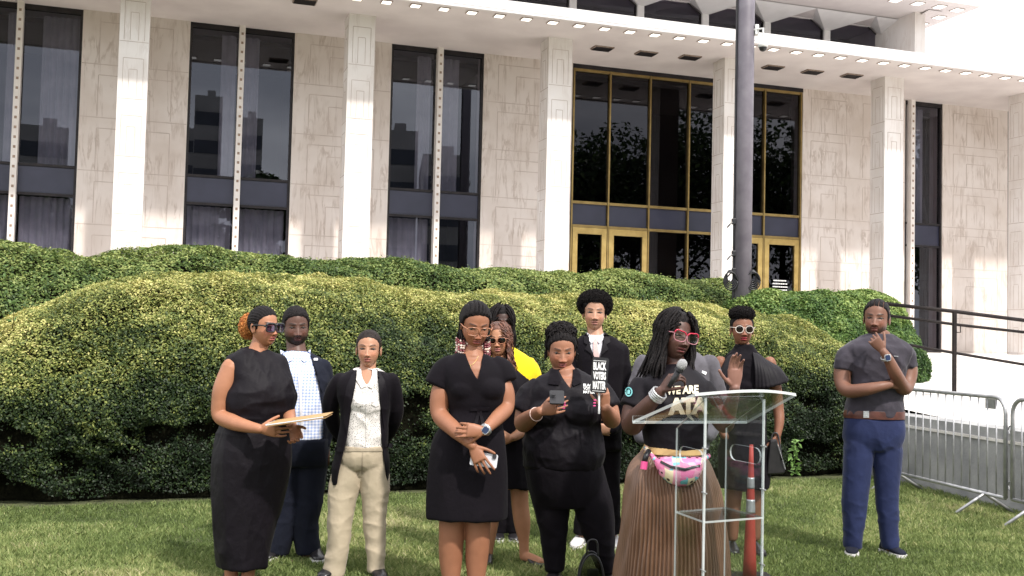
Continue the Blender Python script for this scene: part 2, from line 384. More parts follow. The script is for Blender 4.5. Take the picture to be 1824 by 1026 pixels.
# ================================================================== THE SETTING
g = G(); g.add([(-400, -400, -.01), (400, -400, -.01), (400, 600, -.01), (-400, 600, -.01)], [(0, 1, 2, 3)])
o = g.out('ground', M_soil); tagit(o, kind='structure')
ORI = at(1050, 604, 24.2); ORI[2] = 0; TH = math.atan(FPX / 5765.0)
UX = np.array([math.cos(TH), math.sin(TH), 0]); UO = np.array([math.sin(TH), -math.cos(TH), 0])   # along the front, outward
def fp(px, py, d):                                  # pixel -> (s, z) on the plane d metres in front of the wall
    v = ray(px, py); c = np.array([0, 0, CAMH]); o = ORI + UO * d; t = ((o - c) @ UO) / (v @ UO); p = c + v * t
    return float((p - ORI) @ UX), float(p[2])
FLOOR = 1.40
TOPZ = (fp(690, 86, 0)[1] + fp(1425, 162, 0)[1] + fp(1100, 130, 0)[1]) / 3
SOFF = TOPZ + .12
bld = empty('government_building', (ORI[0], ORI[1], 0), TH, 'long white marble building with tall dark windows, square columns and a wide flat overhanging roof', 'building')
def B(name, g, mat, parent=bld, **k): return g.out(name, mat, parent, local=True, **k)
# local frame of the building: x along the front, y inward (towards the back), z up
def lx(px, d=0, py=300): return fp(px, py, d)[0]
wins = [(-75, 25, 137), (330, 423, 518), (692, 778, 858), (1612, 1621, 1679), (1795, 1860, 1935)]
zspt = fp(420, 318, 0)[1]; zspb = fp(420, 362, 0)[1]
zspt = (zspt + fp(850, 349, 0)[1]) / 2; zspb = (zspb + fp(850, 390, 0)[1]) / 2
dl, dr = lx(1017), lx(1429)
XL, XR = lx(-600), lx(2300)
spans = sorted([(lx(a), lx(c)) for a, b, c in wins] + [(dl, dr)])
def panel(x0, x1, d, rows, front=True, w=.014):
    """thin joint lines of nested rectangles on a slab (local coords, wall face at y=-d)"""
    g = G(); y = -d - .0015
    def line(xa, za, xb, zb):
        if abs(za - zb) < 1e-6: g.box(((xa + xb) / 2, y, za), (abs(xb - xa), .005, w))
        else: g.box((xa, y, (za + zb) / 2), (w, .005, abs(zb - za)))
    W = x1 - x0
    ncol = 1 if W < 2.2 else 2
    for c in range(ncol):
        a = x0 + W * c / ncol; b = x0 + W * (c + 1) / ncol; w_ = b - a
        for z0, z1 in rows:
            h = z1 - z0
            xa, xb = a + w_ * .16, b - w_ * .16; line(xa, z0 + .03, xa, z1 - h * .2); line(xb, z0 + .03, xb, z1 - h * .2); line(xa + w / 2, z1 - h * .2, xb - w / 2, z1 - h * .2)
            xa, xb = a + w_ * .36, b - w_ * .36; line(xa, z0 + .03, xa, z1 - h * .42); line(xb, z0 + .03, xb, z1 - h * .42); line(xa + w / 2, z1 - h * .42, xb - w / 2, z1 - h * .42)
    for z0, z1 in rows: line(x0 + .01, z0, x1 - .01, z0)
    return g
rows = []; z = SOFF - .02
while z - 1.06 > FLOOR - .3: rows.append((z - 1.06, z)); z -= 1.06
edges = [XL] + [e for s in spans for e in s] + [XR]
for i in range(0, len(edges), 2):
    a, b = edges[i], edges[i + 1]
    if b - a < .05: continue
    g = G(); g.box(((a + b) / 2, .25, (FLOOR - .5 + SOFF) / 2), (b - a, .5, SOFF - FLOOR + .5)); w = B('marble_wall', g, M_marble)
    pg = panel(a, b, 0, rows); B('panel_joint', pg, M_joint, w)
def curtain(x0, x1, z0, z1, y, parent, ph=0):
    n = int((x1 - x0) / .02); xs = np.linspace(x0, x1, n); ys = y + .035 * np.sin(xs * 42 + ph + 1.5 * np.sin(xs * 5)) + .012 * np.sin(xs * 97)
    V = np.concatenate([np.stack([xs, ys, np.full(n, z0)], 1), np.stack([xs, ys, np.full(n, z1)], 1)])
    F = [(i, i + 1, n + i + 1, n + i) for i in range(n - 1)]
    return mk('curtain', V, F, M_curt, parent, local=True, smooth=True)
ci = 0
for (pa, pm, pb) in wins:
    a, m_, b = lx(pa), lx(pm), lx(pb); zb = FLOOR + .05; zt = TOPZ
    fr = G(); t = .05
    fr.box((a + t / 2, .09, (zb + zt) / 2), (t, .12, zt - zb)); fr.box((b - t / 2, .09, (zb + zt) / 2), (t, .12, zt - zb))
    fr.box(((a + b) / 2, .09, zt + .06), (b - a, .12, .118)); fr.box(((a + b) / 2, .09, zspb - .03), (b - a - 2 * t, .10, .05)); fr.box(((a + b) / 2, .09, zspt + .03), (b - a - 2 * t, .10, .05))
    fr.box(((a + b) / 2, .09, zb - .1), (b - a, .12, .2))
    win = B('window', fr, M_frame)
    sp = G(); sp.box(((a + b) / 2, .10, (zspt + zspb) / 2), (b - a - 2 * t, .06, zspt - zspb)); B('spandrel', sp, M_span, win)
    st = G(); wm = .115
    st.box((m_, -.02, (zb + SOFF) / 2), (wm, .2, SOFF - zb - .004))
    z = zb + .1
    while z < SOFF - .1: st.box((m_, -.122, z), (.045, .006, .05), 1); z += .19
    B('mullion', st, [M_strip, M_dots], win)
    for q0, q1 in ((a + t, m_ - wm / 2), (m_ + wm / 2, b - t)):
        if q1 - q0 < .1: continue
        for z0, z1, up in ((zb, zspb - .055, 0), (zspt + .055, zt, 1)):
            pn = G(); pn.add([(q0, .08, z0), (q1, .08, z0), (q1, .08, z1), (q0, .08, z1)], [(0, 1, 2, 3)]); B('pane', pn, M_glass, win)
            if not up and pa != 1612 and not (pa == 692 and q0 > m_): curtain(q0 + .02, q1 - .02, z0, z1, .34, win, ci)
            elif up: 
                wd = (q1 - q0) * random.choice([.35, .55, .25, .7]); s0 = q0 + .02 if random.random() < .5 else q1 - wd
                curtain(s0, s0 + wd - .02, z0, z1, .42, win, ci)
            ci += 1
# dark rooms behind every opening
g = G(); g.box(((XL + XR) / 2, 3.4, (FLOOR + SOFF) / 2), (XR - XL, .3, SOFF - FLOOR)); g.box(((XL + XR) / 2, 2.0, FLOOR - .02), (XR - XL, 3.0, .1)); g.box(((XL + XR) / 2, 2.0, SOFF - .2), (XR - XL, 3.0, .1))
for s in spans:
    for e in s: g.box((e + (-.15 if e == s[0] else .15), 2.0, (FLOOR + SOFF) / 2), (.1, 2.5, SOFF - FLOOR - .4))
B('interior', g, M_dark)
# entrance glazing
zh = (fp(1050, 403, 0)[1] + fp(1380, 423, 0)[1]) / 2; zs = (fp(1050, 361, 0)[1] + fp(1390, 384, 0)[1]) / 2
mull = [1017, 1085, 1157, 1227, 1291, 1362, 1429]
ent = G(); mx = [lx(p) for p in mull]
for i, x in enumerate(mx):
    xx = x + (.04 if i == 0 else -.04 if i == len(mx) - 1 else 0); ent.box((xx, .06, (FLOOR + TOPZ) / 2), (.036, .14, TOPZ - FLOOR))
for i in range(len(mx) - 1):
    a, b = mx[i] + .0275 + (.04 if i == 0 else 0), mx[i + 1] - .0275 - (.04 if i == len(mx) - 2 else 0)
    for z in (zh, zs, TOPZ - .03): ent.box(((a + b) / 2, .06, z), (b - a, .12, .06))
entw = B('entrance_window', ent, noisy('brass_mullion', (.24, .165, .06), (.33, .235, .09), 5, .4, metal=.7))
h = G(); h.box(((dl + dr) / 2, .06, TOPZ + .062), (dr - dl, .14, .12)); B('header', h, M_frame, entw)
for i in range(len(mx) - 1):
    a, b = mx[i] + .03, mx[i + 1] - .03
    pn = G(); pn.add([(a, .06, zs), (b, .06, zs), (b, .06, TOPZ - .06), (a, .06, TOPZ - .06)], [(0, 1, 2, 3)]); B('pane', pn, M_glass2, entw)
    sp = G(); sp.box(((a + b) / 2, .07, (zs + zh) / 2), (b - a - .002, .03, zs - zh - .062)); B('spandrel', sp, M_span, entw)
    if i in (2, 3): pn = G(); pn.add([(a, .06, FLOOR), (b, .06, FLOOR), (b, .06, zh - .03), (a, .06, zh - .03)], [(0, 1, 2, 3)]); B('pane', pn, M_glass2, entw)
for i in (0, 1, 4, 5):
    a, b = mx[i] + .03 + (.045 if i == 0 else 0), mx[i + 1] - .03 - (.045 if i == 5 else 0); z1 = zh - .035
    d = G(); st = .12
    for x in (a + st / 2, b - st / 2): d.box((x, .04, (FLOOR + z1) / 2), (st, .09, z1 - FLOOR))
    d.box(((a + b) / 2, .04, z1 - .07), (b - a - 2 * st, .086, .14)); d.box(((a + b) / 2, .04, FLOOR + .12), (b - a - 2 * st, .086, .24))
    dd = B('door', d, M_brass)
    pn = G(); pn.add([(a + st, .04, FLOOR + .24), (b - st, .04, FLOOR + .24), (b - st, .04, z1 - .14), (a + st, .04, z1 - .14)], [(0, 1, 2, 3)]); B('pane', pn, M_glass2, dd)
    hd = G(); xh = (b - .06 if i in (0, 4) else a + .06); hd.tube([(xh, -.04, FLOOR + .85), (xh, -.04, FLOOR + 1.3)], .014, 8); hd.tube([(xh, -.04, FLOOR + .9), (xh, .0, FLOOR + .9)], .01, 6); hd.tube([(xh, -.04, FLOOR + 1.25), (xh, .0, FLOOR + 1.25)], .01, 6); B('handle', hd, M_brass, dd, smooth=True)
    if i == 5:
        nt_ = G(); zc = fp(1387, 507, 0)[1]
        for k, wd in enumerate((.34, .38, .38, .36)):
            zz = zc + .10 - k * .075; x = (a + b) / 2 - .03 - wd / 2; 
            while x < (a + b) / 2 - .03 + wd / 2:
                l_ = random.uniform(.02, .05); nt_.box((x + l_ / 2, .033, zz), (l_, .003, .028)); x += l_ + .012
        B('notice_lettering', nt_, M_white, dd)
# columns
CD = 1.80
for k, p in enumerate([-210, 205, 610, 961, 1272, 1557, 1806, 2040]):
    a = fp(p, 250, CD)[0]; cw = .52
    pp = [205, 610, 961, 1272, 1557]
    # left silhouette edge is the back-left corner once the side shows
    off = .0 if p <= 205 else {610: .06, 961: .165, 1272: .24, 1557: .29, 1806: .32, 2040: .36}[p]
    a += off; g = G(); g.box((a + cw / 2, -CD + cw / 2, (FLOOR + SOFF) / 2), (cw, cw, SOFF - FLOOR)); c = B('column', g, M_marble_col)
    rr = [(z0, z1) for z0, z1 in rows]
    pg = panel(a, a + cw, CD, [(z1 - 1.0, z1 - .06) for z0, z1 in rr], w=.009)
    # side pattern
    for z0, z1 in rr:
        for t_, zt_ in ((.14, .2), (.34, .42)):
            h = z1 - z0; pg.box((a - .0015, -CD + t_ * cw, (z0 + z1 - h * zt_) / 2), (.005, .009, h * (1 - zt_) - .05)); pg.box((a - .0015, -CD + cw - t_ * cw, (z0 + z1 - h * zt_) / 2), (.005, .009, h * (1 - zt_) - .05))
            pg.box((a - .0015, -CD + cw / 2, z1 - h * zt_), (.005, cw * (1 - 2 * t_) - .01, .009))
        pg.box((a - .0015, -CD + cw / 2, z0), (.005, cw - .02, .012))
    B('carved_joint', pg, M_joint, c)
# lower roof
ED = min(np.linspace(2.6, 4.6, 81), key=lambda e: abs(fp(1200, 54, e)[1] - SOFF))
ED = float(ED); ft = fp(1200, 38, ED)[1] - SOFF; print('ED', ED, 'ft', ft, 'SOFF', SOFF)
g = G(); g.box(((XL + XR) / 2, (5.0 - ED) / 2, SOFF + ft / 2), (XR - XL, 5.0 + ED, ft)); B('roof_slab', g, M_roof)
g = G(); g.box(((XL + XR) / 2, (.45 - ED + .06) / 2, SOFF - .012), (XR - XL, .45 + ED - .06, .02)); B('soffit', g, M_conc)
def bright_squares(px0, dpx, n, d, z, parent, x_list=None):  # row of brown-framed squares whose white face glows by its material
    for x in x_list:
        g = G(); g.box((x, -d, z - .008), (.21, .21, .012), 1); g.box((x, -d, z - .018), (.17, .17, .008), 0); B('ceiling_square', g, [M_glow, M_grille], parent)
l0 = fp(985, 31, ED - .35)[0]; l1 = fp(1140, 57, ED - .35)[0]; dx = (l1 - l0) / 3.4
xs = [l0 + dx * k for k in range(-14, 26) if XL < l0 + dx * k < XR]
sofl = B('soffit_trim', G().box(((XL + XR) / 2, -ED + .02, SOFF - .035), (XR - XL, .06, .045)), M_roof)
bright_squares(0, 0, 0, ED - .35, SOFF - .022, bld, [x for x in xs if x < lx(1900)])
for p, q in ((1073, 85), (1151, 94), (1229, 101), (1377, 119), (1447, 127), (1517, 134), (543, 1)):
    # where the sight line meets the soffit
    v = ray(p, q); t = (SOFF - .02 - CAMH) / v[2]; P = np.array([0, 0, CAMH]) + v * t - ORI; x, y = float(P @ UX), -float(P @ UO)
    g = G(); g.box((x, y, SOFF - .035), (.44, .30, .03), 0)
    for j in range(5): g.box((x, y - .12 + j * .06, SOFF - .055), (.40, .02, .02), 1)
    B('ceiling_grille', g, [M_grille, M_frame])
# upper storey: pillars flaring into a folded roof, pointed windows
UD = 0.0; zb = SOFF + ft
px_p = [1015, 1134, 1250, 1364, 1467, 1571]
UB = fp(1467, 60, UD)[0]; Ustep = (fp(1571, 60, UD)[0] - fp(1015, 10, UD)[0]) / 5
ends = fp(1576, 60, UD)[0]; xsU = [ends - Ustep * k for k in range(0, 18)]
zsp = fp(1370, 40, UD)[1]; zpk = fp(1417, 8, UD)[1]; zroof = fp(1748, 12, 2.3)[1] - .02
g = G(); gw = G(); gf = G()
pw = .17
for k, x in enumerate(xsU):
    B('upper_pillar', G().box((x, -UD + pw / 2, (zb + zsp) / 2), (pw, pw, zsp - zb + .4)), M_roof)
    if k + 1 < len(xsU):
        x2 = xsU[k + 1]; xm = (x + x2) / 2; yb = -UD + .35; yf = -UD - .8; zr = zroof
        # two folded planes springing from the pillars to the roof edge
        for sx, (xa, xb) in ((1, (x2 + pw / 2, xm)), (-1, (x - pw / 2, xm))):
            V = [(xa, -UD, zsp), (xb, -UD, zpk), (xb, yf, zr), ((xa + xb) / 2, yf, zr), (xa - sx * pw / 2, -UD - .01, zsp - .25), (xa - sx * pw / 2, yf, zr)]
            gf.add([(xa, -UD, zsp), (xb, -UD, zpk), (xb, yf, zr), (xa - sx * pw / 2, yf, zr)], [(0, 1, 2, 3)])
            gf.add([(xa, -UD, zsp), (xa - sx * pw / 2, yf, zr), (xa - sx * pw / 2, -UD, zsp)], [(0, 1, 2)])
            gf.add([(xa, -UD, zsp), (xb, -UD, zpk), (xb, -UD, zr), (xa, -UD, zr)], [(0, 1, 2, 3)])
B('folded_soffit', gf, M_roof)
for k in range(len(xsU) - 1):
    x2, x = xsU[k + 1], xsU[k]; xm = (x + x2) / 2; a, b = x2 + pw / 2, x - pw / 2
    f = G(); y = -UD + .1
    f.add([(a, y, zb), (b, y, zb), (b, y, zsp), (xm, y, zpk), (a, y, zsp)], [(0, 1, 2, 3, 4)])
    uw = B('upper_window', f, M_glass)
    f = G(); t = .03
    f.box((a + t / 2, y - .01, (zb + zsp) / 2), (t, .06, zsp - zb)); f.box((b - t / 2, y - .01, (zb + zsp) / 2), (t, .06, zsp - zb)); f.box((xm, y - .01, zb + (zsp - zb) * .42 + .1), (b - a - 2 * t, .03, .02))
    f.tube([(a, y - .02, zsp), (xm, y - .02, zpk - .01), (b, y - .02, zsp)], .02, 4)
    B('window_frame', f, M_frame, uw)
g = G(); xa = xsU[-1]; g.box(((xa + ends) / 2, -UD + 1.2, (zb + zroof) / 2), (ends - xa, .1, zroof - zb)); B('upper_interior', g, M_dark)
g = G(); g.box((ends - .06, 1.6, (zb + zroof + .2) / 2), (.3, 6.0, zroof - zb + .2)); B('upper_end_wall', g, M_marble_col)
# upper roof slab: right corner at photo (1748, 8)
UR = 2.3; zu = fp(1748, 12, UR)[1]; xr = fp(1748, 12, UR)[0]
g = G(); g.box(((xa + xr) / 2, (6 - UR) / 2, zu + .12), (xr - xa, 6 + UR, .24)); B('upper_roof', g, M_conc)
g = G(); zz = zu - .02
g.add([(ends + .1, -UD, zsp + .2), (xr - .6, -UR + .6, zz), (xr - .6, 5.5, zz), (ends + .1, 5.5, zsp + .2)], [(0, 1, 2, 3)])
g.add([(ends + .1, -UD, zsp + .2), (ends - .05, -UD, zsp), (ends - .05, -UR + .6, zz), (xr - .6, -UR + .6, zz)], [(0, 1, 2, 3)]); B('roof_underside', g, M_conc)
for k in range(9):
    y = -UR + .4 + k * .62; g = G(); g.box((xr - .35, y, zu - .006), (.26, .26, .010), 1); g.box((xr - .35, y, zu - .014), (.22, .22, .006), 0); B('roof_edge_square', g, [M_glow, M_grille])
for k in range(12):
    x = xr - .9 - k * .62; g = G(); g.box((x, -UR + .35, zu - .006), (.26, .26, .010), 1); g.box((x, -UR + .35, zu - .014), (.22, .22, .006), 0); B('roof_edge_square', g, [M_glow, M_grille])
# terrace under the building, slope, plaza
def Lw(x, y, z): p = ORI + UX * x - UO * y; return (p[0], p[1], z)
g = G()
for a, b in (((XL, -5.0), (XR + 4, 30.0)),):
    q = [Lw(a[0], a[1], FLOOR), Lw(b[0], a[1], FLOOR), Lw(b[0], b[1], FLOOR), Lw(a[0], b[1], FLOOR)]; q2 = [(p[0], p[1], -.02) for p in q]
    g.add(q + q2, [(0, 1, 2, 3), (0, 4, 5, 1), (1, 5, 6, 2), (2, 6, 7, 3), (3, 7, 4, 0)])
o = g.out('terrace', M_pave); tagit(o, kind='structure')
# retaining wall runs towards the camera on the right, plaza behind it
WD = np.array([-.19, .98, 0]); WD /= np.linalg.norm(WD); WN = np.array([WD[1], -WD[0], 0])
WB = gpt(1601, 858); WT = .76
def wp(t, n, z): p = WB + WD * t + WN * n; return (p[0], p[1], z)
t0, t1 = -9.0, 6.5
g = G()
def prism(g, t0, t1, n0, n1, z0, z1, m=0):
    q = [wp(t0, n0, z0), wp(t0, n1, z0), wp(t1, n1, z0), wp(t1, n0, z0), wp(t0, n0, z1), wp(t0, n1, z1), wp(t1, n1, z1), wp(t1, n0, z1)]
    g.add(q, [(0, 1, 2, 3)[::-1], (4, 5, 6, 7), (0, 1, 5, 4), (1, 2, 6, 5), (2, 3, 7, 6), (3, 0, 4, 7)], m)
prism(g, t0, t1, 0, .3, -.1, WT - .13); prism(g, t0, t1, -.015, .315, WT - .128, WT - .10, 1); prism(g, t0, t1, .01, .32, WT - .098, WT)
o = g.out('retaining_wall', [M_wall, M_pave]); tagit(o, 'low grey concrete retaining wall behind the steel barriers', 'wall')
q = [wp(t0, .32, WT - .01), wp(t0, 30, WT - .01)]
def pz(p): # plaza height rises to the terrace
    d = (np.array(p[:2]) - WB[:2]) @ WD[:2]; return (p[0], p[1], min(max(WT - .01, WT - .01 + (d + .5) * .052), FLOOR - .012))
V = []; F = []; nt_, nn = 40, 20
for i in range(nt_ + 1):
    for j in range(nn + 1): V.append(pz(wp(t0 + (15 - t0) * i / nt_, .32 + 26 * j / nn, 0)))
for i in range(nt_):
    for j in range(nn): a = i * (nn + 1) + j; F.append((a, a + 1, a + nn + 2, a + nn + 1))
o = mk('plaza', V, F, M_pave); tagit(o, kind='structure')
g = G()
for k in range(5):
    d = 2.2 + k * 2.6; a = wp(d, .4, 0); b = wp(d, 24, 0); za = pz(a)[2] + .004
    g.add([(a[0], a[1], za), (b[0], b[1], za), (b[0] + WD[0] * .03, b[1] + WD[1] * .03, za + .0015), (a[0] + WD[0] * .03, a[1] + WD[1] * .03, za + .0015)], [(0, 1, 2, 3)])
o = g.out('pavement_joint', M_joint); tagit(o, kind='structure')
#HEDGES
# ------------------------------------------------------------------ leaves helper
def leaves(P, N, size, tint, up=.5, aspect=.5, seed=1):
    rng = np.random.default_rng(seed); n = len(P)
    N = N * .8 + np.array([0, 0, up]) + rng.normal(0, .55, (n, 3)); N /= np.linalg.norm(N, axis=1)[:, None]
    A = np.cross(N, rng.normal(0, 1, (n, 3))); A /= np.linalg.norm(A, axis=1)[:, None]; Bv = np.cross(N, A)
    s = (size * rng.uniform(.6, 1.35, n))[:, None]
    fold = N * s * .16
    V = np.stack([P - A * s, P - Bv * s * aspect + fold, P + A * s, P + Bv * s * aspect + fold], 1).reshape(-1, 3)
    F = np.arange(4 * n).reshape(n, 4); C = np.repeat(tint, 4, axis=0); return V, F, C
def pal(u, stops):
    u = np.clip(u, 0, 1); xs = [s[0] for s in stops]; return np.stack([np.interp(u, xs, [s[1][c] for s in stops]) for c in range(3)], 1)
def hedge(name, label, base0, ud, L0, L1, Wd, crest, cw, nleaf, lsize, stops, seed, front=3.2, base_z=0.0, endr=(1.5, 1.0), vis=1.0):
    """clipped rounded hedge: ud along, crest = [(t, z)], Wd depth, cw crest position across"""
    ud = np.array([ud[0], ud[1], 0]); ud /= np.linalg.norm(ud); un = np.array([-ud[1], ud[0], 0])
    ct, cz = zip(*crest)
    def surf(t, a):
        """t along, a in [0,1] from front foot over the top to the back foot"""
        h = np.interp(t, ct, cz) - base_z; ang = np.pi * a
        c, s = -np.cos(ang), np.sin(ang)
        e = 2 / front; X = np.sign(c) * np.abs(c) ** e; Z = np.abs(s) ** (e * 1.05)
        endk = np.clip(np.minimum((t - L0) / endr[0], (L1 - t) / endr[1]), 0, 1); ek = np.sqrt(np.maximum(1 - (1 - endk) ** 2.6, 0))
        half = Wd / 2 * (ek * .92 + .0)
        w = Wd / 2 + half * X + .25 * sstep(.62, .0, Z) * (c < 0); z = h * Z * (.0 + ek ** .55)
        P = base0 + ud * t[:, None] + un * w[:, None]; P[:, 2] = base_z + z
        return P
    def lumps(P): return .09 * fbm(P * 1.1, 2, seed) + .05 * fbm(P * 3.7, 2, seed + 5) - .10 * sstep(.2, .75, fbm(P * 2.1 * np.array([1, 1, 1.6]), 3, seed + 9)) * sstep(base_z + 1.5, base_z + .9, P[:, 2])
    rng = np.random.default_rng(seed)
    # inner dark body
    nt, na = int((L1 - L0) / .09), 60
    T, A = np.meshgrid(np.linspace(L0 + .01, L1 - .01, nt), np.linspace(0, 1, na), indexing='ij'); t, a = T.ravel(), A.ravel(); e = 1e-3
    def pn(t, a):
        P = surf(t, a); dt = surf(np.clip(t + e, L0, L1), a) - surf(np.clip(t - e, L0, L1), a); da = surf(t, np.clip(a + e, 0, 1)) - surf(t, np.clip(a - e, 0, 1))
        N = np.cross(dt, da); N /= np.linalg.norm(N, axis=1)[:, None] + 1e-12; N[N[:, 2] < -.2] *= 1
        mid = base0 + ud * t[:, None] + un * (Wd / 2); s_ = np.sign((N * (P - mid + np.array([0, 0, .3]))).sum(1)); N *= np.where(s_ == 0, 1, s_)[:, None]
        return P, N
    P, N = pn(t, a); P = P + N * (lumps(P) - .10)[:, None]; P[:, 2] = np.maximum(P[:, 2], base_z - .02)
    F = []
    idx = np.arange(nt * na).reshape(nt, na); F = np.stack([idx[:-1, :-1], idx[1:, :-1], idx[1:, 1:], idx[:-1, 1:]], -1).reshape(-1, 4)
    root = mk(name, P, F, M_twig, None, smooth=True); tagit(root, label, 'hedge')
    # leaves: rejection by area, thinned in gaps
    n = int(nleaf * 1.7); t = rng.uniform(L0, L1, n); a = rng.uniform(.0, vis, n); P, N = pn(t, a)
    e1 = surf(t, np.clip(a + .004, 0, 1)) - surf(t, np.clip(a - .004, 0, 1)); ar = np.linalg.norm(e1, axis=1); keep = rng.uniform(0, np.percentile(ar, 92), n) < ar
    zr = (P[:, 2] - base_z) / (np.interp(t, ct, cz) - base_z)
    gap = fbm(P * 2.1 * np.array([1, 1, 1.6]), 3, seed + 9); thin = np.where(zr < .66, sstep(.2, .85, gap) * .97 * sstep(.75, .45, zr), 0); keep &= rng.uniform(0, 1, n) > thin
    keep &= P[:, 2] > base_z + .08 + .06 * gap
    t, a, P, N, zr, gap = t[keep], a[keep], P[keep], N[keep], zr[keep], gap[keep]
    dep = rng.exponential(.035, len(P)); dep = np.minimum(dep, .16)
    loose = np.where((N[:, 2] < .3) & (zr < .5), .05 * sstep(-.2, .6, fbm(P * 5, 2, seed + 3)), 0)
    fuzz = np.where(rng.uniform(0, 1, len(P)) < .02, rng.uniform(0, .05, len(P)), 0)
    P = P + N * (lumps(P) - dep + loose + fuzz + .02)[:, None]
    young = .15 + .62 * zr ** 1.3 + .18 * fbm(P * 1.3, 2, seed + 20) + .16 * fbm(P * 6, 2, seed + 21) + rng.normal(0, .13, len(P))  # young yellow growth on top; lower shade also darkened into leaf colour
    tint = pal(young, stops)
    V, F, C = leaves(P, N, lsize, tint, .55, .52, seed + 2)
    mk('leaves', V, F, M_leaf, root, smooth=False, colors=C)
    return root
hu = (.925, .381); H1B = gpt(0, 912); H1u = np.array([hu[0], hu[1], 0]) / math.hypot(*hu); H1n = np.array([-H1u[1], H1u[0], 0])
def crest_of(tab, base0, u, n_, w, ext=0):
    """pixel crest -> (t, z) on the vertical plane w metres behind the foot line"""
    out = []
    for px, py in tab:
        v = ray(px, py); c = np.array([0, 0, CAMH]); o_ = base0 + n_ * w; t = ((o_ - c) @ n_) / (v @ n_); p = c + v * t; out.append((float((p - base0) @ u), float(p[2]) + ext))
    return out
tab1 = [(-300, 600), (-150, 592), (0, 577), (60, 550), (130, 531), (250, 508), (350, 492), (450, 490), (560, 500), (700, 512), (900, 530), (1100, 543), (1200, 548), (1300, 560), (1380, 574), (1430, 590), (1470, 606)]
W1 = 3.2; c1 = crest_of(tab1, H1B, H1u, H1n, W1 * .55, .0)
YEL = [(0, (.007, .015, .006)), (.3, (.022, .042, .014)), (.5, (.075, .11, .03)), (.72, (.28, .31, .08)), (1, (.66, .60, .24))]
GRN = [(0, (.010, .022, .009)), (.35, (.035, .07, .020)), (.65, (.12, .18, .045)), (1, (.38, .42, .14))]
tend = crest_of([(1497, 700)], H1B, H1u, H1n, W1 * .5)[0][0] + .15
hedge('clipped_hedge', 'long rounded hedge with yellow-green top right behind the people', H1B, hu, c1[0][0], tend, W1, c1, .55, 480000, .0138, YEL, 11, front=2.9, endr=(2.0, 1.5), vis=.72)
tab2 = [(-250, 425), (0, 433), (60, 445), (140, 458), (320, 448), (420, 453), (600, 462), (800, 475), (1000, 486), (1180, 491), (1250, 497), (1300, 508), (1325, 520)]
H2B = np.array([-7.2, 11.9, 0.0]); c2 = crest_of(tab2, H2B, H1u, H1n, 1.5)
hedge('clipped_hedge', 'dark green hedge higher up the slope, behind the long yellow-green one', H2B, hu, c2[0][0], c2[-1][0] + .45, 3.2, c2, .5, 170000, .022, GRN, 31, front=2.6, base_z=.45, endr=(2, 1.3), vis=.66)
H3B = at(1345, 700, 15.3); H3B[2] = 0; c3 = crest_of([(1330, 524), (1345, 521), (1400, 519), (1500, 519), (1560, 524), (1600, 532), (1625, 545)], H3B, H1u, H1n, .9)
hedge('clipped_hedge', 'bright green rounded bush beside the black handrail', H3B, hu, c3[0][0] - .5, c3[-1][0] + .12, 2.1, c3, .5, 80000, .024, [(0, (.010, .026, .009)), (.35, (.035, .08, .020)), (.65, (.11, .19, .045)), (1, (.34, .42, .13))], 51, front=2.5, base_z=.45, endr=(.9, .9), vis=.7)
# slope under the rear hedges
g = G(); a = [H1B + H1u * t + H1n * 2.9 for t in (-14, 8.2)]; b = [H1B + H1u * t + H1n * 5.2 for t in (-14, 8.2)]; c = [ORI + UX * t + UO * 4.9 for t in (-22, 1.5)]
V = [tuple(p) for p in (a[0], a[1])] + [(p[0], p[1], .6) for p in b] + [(p[0], p[1], FLOOR - .05) for p in c]
g.add(V, [(0, 1, 3, 2), (2, 3, 5, 4)]); o = g.out('bank', M_soil); tagit(o, kind='structure')
# sprig growing out at the left
def sprig(px, py, Y, h, n, label, ls=.028, col=(.10, .17, .05)):
    p0 = at(px, py, Y); g = G(); pts = [p0 + np.array([.02 * math.sin(i * .9), -.015 * i, h * i / 8]) for i in range(9)]; g.tube(pts, np.linspace(.004, .0015, 9), 5)
    P = []; 
    for i in range(n): q = pts[min(8, 1 + int(8 * i / n))]; P.append(q + np.array([random.choice((-1, 1)) * random.uniform(.015, .04), -.01, random.uniform(-.01, .02)]))
    P = np.array(P); V, F, C = leaves(P, np.tile([0, -1, .3], (n, 1)), ls, np.tile(col, (n, 1)) * RNG.uniform(.7, 1.3, (n, 1)), .4, .42, 5)
    o = g.out('weed_sprig', M_twig); tagit(o, label, 'plant'); mk('leaves', V, F, M_leaf, o, colors=C)
sprig(22, 585, 9.6, .62, 26, 'slender young weed standing out of the hedge at the far left edge')
sprig(1412, 850, 10.6, .36, 46, 'leafy seedling at the hedge foot beside the black purse', .035, (.14, .25, .06))
